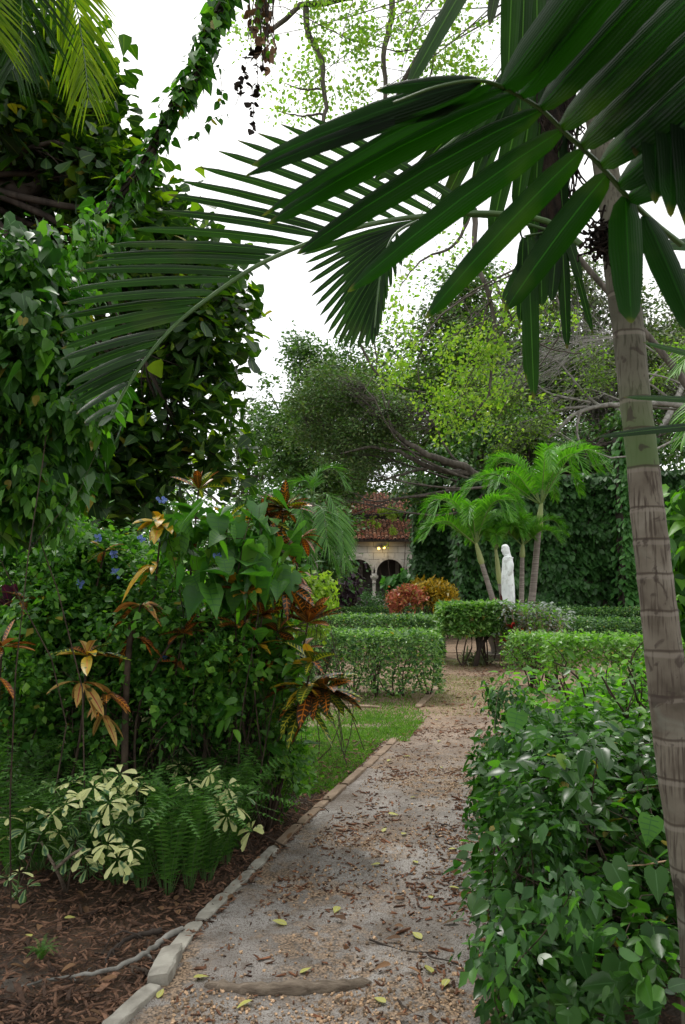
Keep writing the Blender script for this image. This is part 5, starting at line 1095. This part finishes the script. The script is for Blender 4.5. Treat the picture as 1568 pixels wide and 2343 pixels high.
# ------------------------------------------------------------------ variegated schefflera
def schef(label,base,whorls,Y,size=.074):
    b=gr(*base); t_=thing('schefflera',label,'shrub',(b[0],b[1],0)); A=Acc(); S=Acc()
    for x,y,v in whorls:
        c=at(x,y,Y+rng.normal()*.08); n=rng.integers(5,8); az=np.arange(n)*6.283/(n+1)+rng.random()*6+rng.normal(size=n)*.25; v=v or rng.random()<.2 
        ax=nrm(np.array([rng.normal()*.35,-.35+rng.normal()*.35,.85])); e1=nrm(np.cross(ax,[0,1,.3])); e2=np.cross(ax,e1)
        D=e1*np.cos(az)[:,None]+e2*np.sin(az)[:,None]+ax*.12*rng.normal(size=(n,1)); Ls=size*(.75+.35*rng.random(n))
        strips(A,c+D*.012,D,ax[None].repeat(n,0)+.2*rng.normal(size=(n,3)),Ls,Ls*.20,droop=.3,shape=OBO,m=0 if v else 1,fold=.3)
        low=np.array([b[0]+(c[0]-b[0])*.4+rng.normal()*.03,b[1]+rng.normal()*.03,.05]); tubes(S,curve([low,c*.6+low*.4-[0,0,.04],c],8),np.linspace(.006,.002,8),5)
    A.build('leaves',[M['sche'],M['scheg']],t_); S.build('stems',M['gstem'],t_)
schef('cream variegated schefflera at the left edge beside the bent brown branch',(60,2010),[(20,1870,1),(75,1850,1),(60,1900,0),(120,1860,1),(135,1905,1),(100,1930,0),(20,1910,1),(160,1880,0),(170,1925,0),(190,1960,1),(150,1960,0),(40,1960,0)],4.15)
schef('largest cream variegated schefflera in the centre of the fern bed',(220,2000),[(160,1790,1),(185,1820,1),(215,1800,1),(240,1775,1),(265,1800,1),(300,1785,1),(325,1795,1),(285,1830,1),(250,1835,1),(200,1850,0),(230,1870,1),(300,1860,0),(330,1840,0),(180,1880,0),(260,1890,0),(310,1810,1),(150,1840,1),(345,1870,0),(275,1770,1),(120,1800,0)],4.12)
schef('low cream and green schefflera sprig hanging over the fern tips',(270,2030),[(245,1930,0),(215,1940,0),(270,1965,1),(290,1985,0),(200,1985,0),(300,1940,0)],3.98)
schef('variegated schefflera above the right half of the ferns',(470,1960),[(435,1790,1),(480,1770,1),(520,1800,1),(500,1830,1),(465,1835,1),(540,1845,1),(450,1860,0),(520,1865,0),(480,1880,0),(560,1820,0),(415,1850,0),(575,1900,1)],4.35)
schef('small schefflera sprig with cream whorls set back in the shade',(400,1850),[(350,1640,1),(430,1640,1),(400,1660,0),(380,1680,0),(410,1750,1),(420,1710,0),(455,1620,0)],5.0)
schef('tiny variegated seedling low at the left edge under the ferns',(40,2080),[(45,1995,1),(20,2010,0),(60,2030,0)],3.9,.06)
A=Acc(); b=gr(150,2035); tubes(A,curve([b*[1,1,0],at(130,1990,4.1),at(95,1925,4.15)],10),np.linspace(.012,.006,10),7); tubes(A,curve([at(130,1985,4.1),at(165,1955,4.1),at(190,1940,4.1)],8),np.linspace(.009,.007,8),7)
tag(A.build('bent_branch',M['wood'],origin=b),'forked pale brown branch bending out of the ferns at lower left','branch')
for l,x,y,Y,n in (('pair of broad plain green leaves behind the ferns',225,1770,4.9,5),('dark broad leaved seedling further back in the bed shade',110,1660,5.2,6),('broad lance leaved plant beside the leaning cane',370,1560,4.9,9)):
    c=at(x,y,Y); t_=thing('broadleaf_plant',l,'plant',(c[0],c[1],0)); A=Acc(); rosette(A,c,n,.2,.27,0,.35,shape=OV); A.build('leaves',[M['ivyb']],t_); A=Acc(); tubes(A,curve([[c[0],c[1],0],c],5),.006,5); A.build('stem',M['gstem'],t_)
# ------------------------------------------------------------------ right hand shrub bank
def lclip(P): return P[:,0]>ER(P[:,1])-.03+.05*np.sin(P[:,1]*5)+.12*np.maximum(0,P[:,2]-.6)+9*((P[:,0]>.97)&(P[:,1]<2.95))
def wb(x,y,z,a,b,c): return (np.array([x,y,z],float),np.array([a,b,c],float))
shrub('glossy_leaved_shrub','bright glossy leaved shrub bank on the right, its far half with upright shoots','shrub',(1.9,5.9,0),
 [wb(1.65,5.0,.55,.62,.6,.42),wb(1.9,5.9,.55,.7,.6,.42),wb(2.4,5.0,.55,.7,.7,.42),wb(2.6,6.3,.5,.8,.7,.42),wb(1.75,6.7,.45,.45,.5,.42),wb(3.3,6.,.5,.6,.8,.4)],[M['fire'],M['fire_y'],M['plum_y']],.060,.26,2700,7,.055,shape=LAN,mats=[.42,.36,.22],nst=170,sr=.007,pw=.3,clip=lclip)  # large share of bright leaves puts the backlight into the colour
shrub('glossy_leaved_shrub','shaded glossy leaved shrub bank beside the near end of the path','shrub',(1.1,3.6,0),
 [wb(1.15,4.1,.5,.5,.55,.45),wb(1.0,3.4,.48,.45,.5,.45),wb(.95,2.9,.4,.40,.4,.42),wb(.8,2.5,.3,.3,.3,.35),wb(.75,3.0,.25,.2,.4,.25),wb(1.6,3.7,.5,.55,.6,.45),wb(1.4,2.9,.35,.4,.4,.38),wb(1.7,4.4,.5,.5,.5,.45)],[M['fired'],M['plum']],.058,.28,1700,7,.05,shape=LAN,mats=[.75,.25],nst=150,sr=.007,pw=.3,clip=lclip)
shrub('hanging_creeper','fine leaved creeper covering the path side of the right shrub bank','vine',(.75,3.8,0),
 [wb(.72,3.2,.4,.16,.4,.4),wb(.60,2.75,.18,.16,.3,.2),wb(.66,3.1,.16,.14,.4,.18),wb(.82,3.8,.16,.14,.5,.18),wb(1.0,4.6,.16,.14,.5,.18),wb(.62,2.6,.45,.16,.3,.35),wb(.88,4.0,.45,.2,.45,.45),wb(1.05,4.8,.5,.2,.45,.45),wb(1.25,5.7,.45,.25,.5,.4)],[M['ivy'],M['plum']],.040,.34,1000,8,.04,shape=SM,mats=[.8,.2],nst=60,sr=.004,mode='hang',clip=lclip,flo=.01)  # dark ivy leaf colour stands in for shade low on the bank
def heartleaves(label,items,base,mat,L0,name='heart_leaf_vine',W=.46,shape=HEART):
    t_=thing(name,label,'vine',(base[0],base[1],0)); A=Acc(); S=Acc()
    for x,y,Y,L,tx in items:
        L*=.8; c=at(x,y,Y); D=nrm([tx+.15*rng.normal(),-.25,-1]); strips(A,[c],[D],[nrm([.1*rng.normal(),-.85,.5])],L,L*W,shape=shape,droop=.1,fold=.12)
        tubes(S,curve([c+[rng.normal()*.02,.03,.0],c+[.03,.05,-.01],c+np.array([.06,.10,-.06])],6),.0025,5)
    A.build('leaves',[M[m_] for m_ in (mat if isinstance(mat,list) else [mat])],t_); S.build('stem',M['gstem'],t_)
heartleaves('large heart leaves standing out on the near face of the right shrub bank',[(1185,1630,3.5,.13,-.2),(1225,1665,3.5,.13,.3),(1185,1860,3.2,.14,-.35),(1490,1870,3.1,.13,-.3),(1300,2100,3.,.10,.1),(1350,2010,3.,.09,-.2),(1255,2040,3.,.09,.2),(1190,1740,3.5,.10,.1),(1150,2040,2.9,.08,.1),(1270,2250,2.7,.09,.0)],(1.3,3.4),'vine_y' if 0 else 'heart',.12)
heartleaves('big dark pothos leaves marbled yellow low beside the trunk',[(1400,1975,2.75,.15,.3),(1420,2200,2.5,.16,.05),(1360,2130,2.7,.10,-.2),(1300,2310,2.5,.12,0),(1470,2290,2.4,.11,.2),(1495,2120,2.5,.13,.1),(1500,1990,2.7,.12,0),(1330,2190,2.6,.09,.3),(1400,2270,2.5,.1,-.1)],(1.35,2.8),'pothos' if 'pothos' in M else 'vine',.14,name='pothos',W=.42)
heartleaves('pale broad variegated leaves in the middle of the right shrub bank',[(1390,1650,4.3,.2,.9),(1430,1690,4.2,.2,.8),(1350,1690,4.3,.15,.4),(1450,1770,4.,.14,.2)],(2.0,4.4),'scheg',.18,name='pothos',W=.33,shape=OV)
# long bare twigs in the bank
t_=thing('pruned_shrub','pruned bare branched shrub stems sticking out of the right shrub bank','shrub',(2.2,5.2,0)); A=Acc()
for q in range(34):
    f=np.array([1.65+rng.random()*1.3,5.0+rng.normal()*.6,.3]); e=f+np.array([rng.normal()*.3,rng.normal()*.2,.62+.18*rng.random()]); Q=bend(f,e,8,.08); tubes(A,Q,np.linspace(.013,.005,8),6)
    for r_ in range(3): s=Q[0,rng.integers(3,7)]; tubes(A,bend(s,s+np.array([rng.normal()*.10,rng.normal()*.08,.18]),5,.1),np.linspace(.006,.002,5),5)
A.build('branches',M['stem'],t_)
A=Acc(); n=170; a_=np.stack([rng.uniform(1.45,2.2,n),rng.uniform(3.0,3.9,n),rng.uniform(.45,.85,n)],-1); b_=a_+np.stack([rng.normal(size=n)*.2+.05,rng.normal(size=n)*.15,rng.normal(size=n)*.1],-1)
tubes(A,bend(a_,b_,6,.06,-.05),np.linspace(.0045,.002,6)[None].repeat(n,0),5); tag(A.build('twig_pile',M['dryst'],origin=(1.5,3.4,0)),'pile of grey bare twigs lying in the right shrub bank beside the trunk','dead twigs',kind='stuff')
# red berries
for i,(x,y,Y) in enumerate(((1262,1802,3.2),(1400,1800,3.3),(1120,1830,3.6),(1395,1802,3.3))):
    pass
# vine at the right edge
shrub('climbing_vine','bright yellow green heart leaved vine climbing at the right picture edge','vine',(2.35,4.6,0),[blob(1590,1120,4.6,50,60,.15),blob(1585,1220,4.6,40,70,.15),blob(1580,1330,4.6,45,70,.15),blob(1590,1440,4.6,40,60,.15),blob(1600,1540,4.6,40,70,.15)],[M['vine_y'],M['vine']],.10,.42,75,4,.05,mode='hang',shape=HEART,mats=[.6,.4],nst=14,sr=.006,pw=.6,flo=.3)  # mostly the brighter of the two vine leaf colours
# ------------------------------------------------------------------ near palm
np_=thing('near_palm','tall palm with thick ringed trunk in the right foreground and broad dark fronds overhead','palm',(1.30,2.72,0))
tp_=[(1625,2560,2.66,49),(1613.5,2342,2.7,47.5),(1598,2079,2.74,45),(1579,1964,2.76,44),(1566,1869,2.78,43),(1551.5,1779,2.79,42.5),(1539,1680,2.8,42),(1528.5,1589,2.81,41.5),(1519,1495,2.82,41),(1508.5,1401,2.83,39.5),(1498.5,1320,2.84,38.5),(1489.5,1236,2.85,38.5),(1480.5,1162,2.86,37.5),(1472.5,1075,2.88,35.5),(1461.5,981,2.9,34.5),(1448,864,2.94,35),(1435.5,738,2.98,35.5),(1415,604,3.04,34),(1405,500,3.1,31),(1389,403,3.15,29),(1378,336,3.2,28),(1363,250,3.28,27),(1338,100,3.4,26),(1304,-100,3.5,24)]
C=np.array([at(x,y,Y) for x,y,Y,_ in tp_]); Rr=np.array([w_*mpd(Y) for _,_,Y,w_ in tp_]); C[0]=C[1]+(C[1]-C[2])*.5; C[0][2]=-.05
nk=260; Pc=curve(C,nk)
dd=np.concatenate([[0],np.cumsum(np.linalg.norm(np.diff(C,axis=0),axis=1))]); rad=np.interp(np.linspace(0,dd[-1],nk),dd,Rr)
rings=[640,745,908,982,1072,1165,1240,1318,1403,1494,1589,1686,1775,1869,1968,2079,2200]
rz=np.array([at(1480,y,2.85)[2] for y in rings]); rr=rad.copy(); dark=np.zeros(nk)
for z in rz:
    d=(Pc[:,2]-z); rr+=.0020*np.exp(-(d/.006)**2)-.0012*np.exp(-((d-.012)/.006)**2)+.0014*np.exp(-((d+.02)/.02)**2)
A=Acc(); tubes(A,Pc,rr,40)
m,t,o=newmat('ringed_palm_bark'); c=nd(t,'ShaderNodeTexCoord'); sp=nd(t,'ShaderNodeSeparateXYZ'); t.links.new(c.outputs['Object'],sp.inputs[0]); z=sp.outputs[2]
mp=nd(t,'ShaderNodeMapping'); mp.inputs['Scale'].default_value=(1,1,.06); t.links.new(c.outputs['Object'],mp.inputs[0])
col=ramp(t,noise(t,7,6,None,.3),[(.25,(.07,.058,.043)),(.45,(.145,.125,.098)),(.6,(.185,.163,.13)),(.75,(.27,.25,.21))])
col=mix(t,step(t,noise(t,90,3,mp.outputs[0]),.52,.64),col,(.075,.06,.048)); col=mix(t,mth(t,'MULTIPLY',step(t,noise(t,4,5,None,1.),.58,.7),.5),col,(.22,.24,.20))
zn=mth(t,'ADD',z,mth(t,'MULTIPLY',mth(t,'SUBTRACT',noise(t,6,2),.5),.03))
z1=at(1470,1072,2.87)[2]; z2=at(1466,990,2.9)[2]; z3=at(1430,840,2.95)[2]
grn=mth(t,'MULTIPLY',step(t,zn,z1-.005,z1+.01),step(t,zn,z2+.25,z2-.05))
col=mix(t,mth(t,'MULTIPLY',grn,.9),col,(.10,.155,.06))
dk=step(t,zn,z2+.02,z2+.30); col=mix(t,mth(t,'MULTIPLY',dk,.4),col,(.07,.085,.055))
# ring scars
ringf=None
for q in rz:
    f=step(t,mth(t,'ABSOLUTE',mth(t,'SUBTRACT',zn,float(q)+.010)),.006,.002); ringf=f if ringf is None else mth(t,'MAXIMUM',ringf,f)
ringl=None
for q in rz:
    f=step(t,mth(t,'ABSOLUTE',mth(t,'SUBTRACT',zn,float(q)-.004)),.010,.005); ringl=f if ringl is None else mth(t,'MAXIMUM',ringl,f)
col=mix(t,mth(t,'MULTIPLY',ringl,.45),col,(.26,.23,.195)); col=mix(t,mth(t,'MULTIPLY',ringf,.8),col,(.06,.045,.035))
col=mix(t,mth(t,'MULTIPLY',step(t,noise(t,16,5,None,.8),.60,.66),.75),col,(.055,.042,.035))
p=nd(t,'ShaderNodeBsdfPrincipled'); t.links.new(col,p.inputs['Base Color']); p.inputs['Roughness'].default_value=.85; p.inputs['Specular IOR Level'].default_value=.2
b=nd(t,'ShaderNodeBump'); b.inputs['Strength'].default_value=.5; b.inputs['Distance'].default_value=.004; t.links.new(noise(t,70,5,mp.outputs[0]),b.inputs['Height']); t.links.new(b.outputs[0],p.inputs['Normal']); t.links.new(p.outputs[0],o.inputs[0])
# object space of the trunk starts at the base (z=0)
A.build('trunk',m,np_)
crown=at(1330,60,3.45)
A=Acc(); n=220; a_=at(1262,250,3.38)+rng.normal(size=(n,3))*[.06,.05,.26]; b_=a_+rng.normal(size=(n,3))*[.04,.04,.1]-[0,0,.22]
tubes(A,bend(a_,b_,5,.1),.004,4)
P=curve([at(1310,-40,3.45),at(1275,150,3.4),at(1255,350,3.38),at(1250,520,3.36),at(1235,640,3.34)],20); tubes(A,P,np.linspace(.12,.06,20)*(1+.10*rng.normal(size=20)),10)
c=at(1378,545,2.97); n=160; a_=c+rng.normal(size=(n,3))*[.016,.016,.035]; tubes(A,bend(a_,a_+rng.normal(size=(n,3))*.03,4,.2),.005,4)
A.build('old_leaf_sheath',M['fibre'],np_)
def kfrond(name_,rach,items,mat,Yr=None,mr='rachis',r0=.010,nseg=None,fold=.3,droop=.12,jit=.0,nh=(0,-.35,1)):
    """one frond: rachis through photo points with distance, leaflets given base/tip with distance and width in photo units"""
    A=Acc(); P=curve([at(*q) for q in rach],50); tubes(A,P,np.linspace(r0,r0*.35,50),8,m=1)
    B=[];D=[];L=[];W=[]
    for (bx,by,bY,tx,ty,tY,w_) in items:
        b=at(bx,by,bY); e=at(tx,ty,tY); d_=P-b; b=P[np.argmin((d_**2).sum(1))]*.9+b*.1
        e=e+np.array([0,0,droop*np.linalg.norm(e-b)]); B.append(b); D.append(e-b); L.append(np.linalg.norm(e-b)); W.append(w_/2*mpd((bY+tY)/2))
    B=np.array(B);D=np.array(D);L=np.array(L);W=np.array(W); W=W*.88; mid=B+D*.5; V_=nrm(np.array([0,0,1.6])-mid); N=nrm(V_*1.0+np.array(nh,float)*.55+jit*rng.normal(size=(len(B),3)))
    strips(A,B,D,N,L,W,droop=droop,shape=PALM,fold=-fold,m=0)
    return A.build(name_,[M[mat],M[mr]],np_)
# arched frond reaching left over the path
K=[(262,945,228,975),(262,935,187,967),(290,870,170,940),(310,845,160,915),(332,817,155,890),(357,790,145,860),(385,757,138,820),(410,730,140,792),(440,705,137,745),(475,677,140,705),(515,655,150,670),(550,635,178,620),(590,607,200,598),(625,590,227,580),(670,570,270,542),(715,552,350,493),(760,538,380,447),(810,522,415,410),(865,510,467,372),(925,502,517,326),(985,497,570,310),(1050,494,630,285),(1110,490,700,262)]
def interp(K,n):
    K=np.array(K,float); t=np.linspace(0,len(K)-1,n); return np.stack([np.interp(t,np.arange(len(K)),K[:,i]) for i in range(K.shape[1])],1)
Kf=interp(K,27); rowsF=[]
for i,(a,b,c_,d_) in enumerate(Kf):
    s=i/26.; bY=2.55+.55*s; rowsF.append((a,b,bY,c_,d_,bY-.25+.05*rng.normal(),27 if i>2 else 18))
kfrond('frond',[(1330,560,3.1),(1260,510,3.15),(1150,490,3.15),(1000,492,3.08),(900,503,3.0),(800,525,2.92),(695,560,2.86),(590,607,2.78),(480,680,2.7),(410,735,2.65),(350,800,2.6),(300,870,2.56),(255,950,2.52)],rowsF,'palmm',r0=.014,fold=.35,droop=.10,jit=.05,nh=(.2,-.55,1),mr='rachis')
rowsF=[(a,b,2.75+i*.02,c_,d_,2.75,18) for i,(a,b,c_,d_) in enumerate(interp([(300,870,420,760),(400,740,560,640),(520,650,700,585),(650,580,860,530),(800,525,1000,480),(950,500,1130,450)],14))]
# third frond hanging down in the middle
K=[(1000,500,690,585),(960,510,700,610),(930,520,705,640),(905,535,712,680),(890,555,725,710),(880,580,738,740),(872,610,750,765),(868,640,765,785),(864,670,780,800),(860,700,800,800),(858,730,825,798),(856,745,850,798),(856,745,862,770)]
Kf=interp(K,17)
kfrond('frond',[(1300,540,3.25),(1150,500,3.3),(1000,498,3.2),(940,512,3.12),(900,540,3.05),(878,590,3.0),(866,660,2.95),(857,750,2.9)],[(a,b,3.1,c_,d_,2.95,20) for a,b,c_,d_ in Kf]+[(a+2,b,3.1,a+25-4*i,b+60+i*6,3.0,14) for i,(a,b,c_,d_) in enumerate(Kf[5:12])],'palmm',r0=.008,fold=.3,droop=.1,nh=(.1,-.8,.7))
# broad leaflets of the blurred near frond
Lw=[(1104,188,1.30,575,380,1.42,80),(1130,198,1.32,598,498,1.45,40),(1150,205,1.33,560,405,1.38,50),(1179,216,1.35,612,515,1.5,72),(1244,256,1.38,678,585,1.55,78),(1289,301,1.41,795,672,1.58,76),(1337,347,1.44,972,735,1.60,74),(1386,393,1.47,1155,716,1.58,84),(1429,444,1.50,1445,745,1.48,92),(1475,490,1.52,1590,770,1.42,80),(1104,186,1.30,860,205,1.35,46),(1090,182,1.3,700,330,1.4,50)]
kfrond('frond',[(1560,560,1.56),(1500,512,1.54),(1429,443,1.50),(1386,392,1.47),(1339,345,1.44),(1289,300,1.41),(1244,255,1.38),(1179,215,1.35),(1104,185,1.30),(1010,196,1.28),(900,235,1.28)],Lw,'palmn',r0=.0062,fold=.5,droop=.13,nh=(.35,-.75,.75),mr='rachis')
Rw=[(1145,196,1.33,1500,-260,.95,105),(1190,222,1.35,1560,-220,.95,105),(1235,250,1.37,1640,-180,.95,110),(1280,292,1.40,1700,-120,.95,115),(1325,335,1.43,1750,-60,.95,120),(1370,380,1.46,1790,10,.95,125),(1410,425,1.49,1800,90,.95,130),(1440,455,1.5,1760,200,1.0,130),(1165,208,1.34,1420,-160,1.05,80)]
kfrond('frond',[(1560,562,1.565),(1500,514,1.545),(1429,445,1.505),(1386,394,1.475),(1339,347,1.445),(1289,302,1.415),(1244,257,1.385),(1179,217,1.355),(1104,187,1.305)],Rw,'palmn',r0=.003,fold=.45,droop=.05,nh=(-.35,-.8,.5))
# fronds coming down from above at the upper right corner
kfrond('frond',[(1330,-300,1.6),(1500,-180,1.35),(1640,-60,1.2),(1760,160,1.1)],[(1480,-190,1.35,1500,470,1.3,95),(1530,-150,1.3,1535,500,1.25,95),(1580,-110,1.28,1575,530,1.2,95),(1630,-70,1.25,1620,550,1.15,95),(1440,-220,1.4,1455,360,1.35,80),(1400,-250,1.45,1400,240,1.4,80),(1350,-280,1.5,1330,150,1.45,80),(1300,-300,1.55,1250,90,1.5,70)],'palmn',r0=.008,fold=.45,droop=.05,nh=(-.2,-.9,.4))
kfrond('frond',[(1330,-60,3.4),(1250,-160,3.0),(1150,-180,2.6),(1050,-120,2.3)],[(1170,-170,2.6,925,215,2.3,52),(1210,-160,2.7,1160,235,2.6,56),(1230,-150,2.8,1190,260,2.7,50),(1250,-140,2.9,1230,200,2.8,56),(1190,-170,2.65,1120,60,2.5,40)],'palmm',r0=.012,fold=.3,droop=.06,nh=(.1,-.9,.5))
# dark hanging leaflets behind
kfrond('frond',[(1340,150,3.4),(1300,420,3.35),(1270,520,3.3),(1200,540,3.25)],[(1195,540,3.3,1222,915,3.1,46),(1205,540,3.3,1205,870,3.2,38),(1295,500,3.3,1298,800,3.15,34),(1330,520,3.3,1357,765,3.15,22),(1175,560,3.25,1190,740,3.2,30),(1240,520,3.3,1150,690,3.2,40),(1220,520,3.3,1240,700,3.2,50),(1270,500,3.3,1262,690,3.2,42),(1310,500,3.3,1330,640,3.2,30)],'palmm',r0=.01,fold=.3,droop=.03,nh=(.0,-.9,.2))
kfrond('frond',[(1310,-80,3.45),(1240,60,3.3),(1160,180,3.2),(1060,300,3.1),(960,380,3.0)],[(1240,60,3.3,1080,420,3.2,50),(1200,120,3.25,1000,420,3.1,46),(1170,170,3.2,930,420,3.1,46),(1130,220,3.2,850,420,3.05,44),(1080,280,3.1,790,390,3.,40),(1250,50,3.3,1180,500,3.25,60),(1260,40,3.3,1220,560,3.3,60),(1270,30,3.3,1290,520,3.3,60),(1230,90,3.3,1120,560,3.2,60),(1200,130,3.3,1060,520,3.2,50),(1160,180,3.2,1000,500,3.2,50)],'palmm',r0=.012,fold=.3,droop=.08,nh=(.1,-.8,.6))
# frond at the right edge whose tips cross the trunk
kfrond('frond',[(1420,-60,3.4),(1760,300,2.9),(1760,700,2.6),(1740,1000,2.5)],[(1745,830,2.5,1470,782,2.4,22),(1745,910,2.5,1425,908,2.4,22),(1745,960,2.5,1365,1000,2.4,26),(1750,600,2.55,1500,620,2.5,40),(1750,700,2.5,1510,600,2.45,40),(1745,500,2.6,1490,560,2.5,50)],'palmm',r0=.012,fold=.3,droop=.06,mr='rachis')
rf=thing('feather_palm','pale feathery palm frond poking in at the right edge behind the near trunk','palm',(3.9,7.5,0)); A=Acc(); tubes(A,curve([[3.9,7.5,0],[3.95,7.5,1.8],at(1720,900,7.5)],10),.07,8); A.build('trunk',M['adtrunk'],rf)
for pts in ([at(1720,900,7.5),at(1640,880,7.4),at(1590,930,7.3),at(1560,1010,7.2)],[at(1720,900,7.5),at(1650,800,7.4),at(1600,790,7.3),at(1550,850,7.2)]):
    A=Acc(); frond(A,pts,34,.3,.012,ang=50,droop=.3,r0=.008,shape=LAN); A.build('frond',[M['adon'],M['rachisy']],rf)
tree('unseen_shade_tree','unseen broad crowned tree added behind the viewer to shade the near path','tree',(-2.6,-4.5,0),(-2.2,-4.2,3.6),.25,
 [wb(-2,-3,6.5,3,3,1.2),wb(1.5,-3,6.8,3,3,1.3),wb(-.5,-.4,6.6,3.2,2.0,1.0),wb(3.2,-.2,6.4,2.4,2.2,1.1),wb(-3.6,-.2,6.6,2.,2.,1.)],[M['far_dark'],M['almond']],.22,.34,1300,9,.3,mats=[.6,.4],twig=.2,flo=4.6)  # unseen crown added above and behind the camera to darken the foreground
# ------------------------------------------------------------------ tidy
for o in scene.objects:
    if '_o' in o: del o['_o']
print('objects',len(scene.objects),'faces',sum(len(m.polygons)*1 for m in bpy.data.meshes))
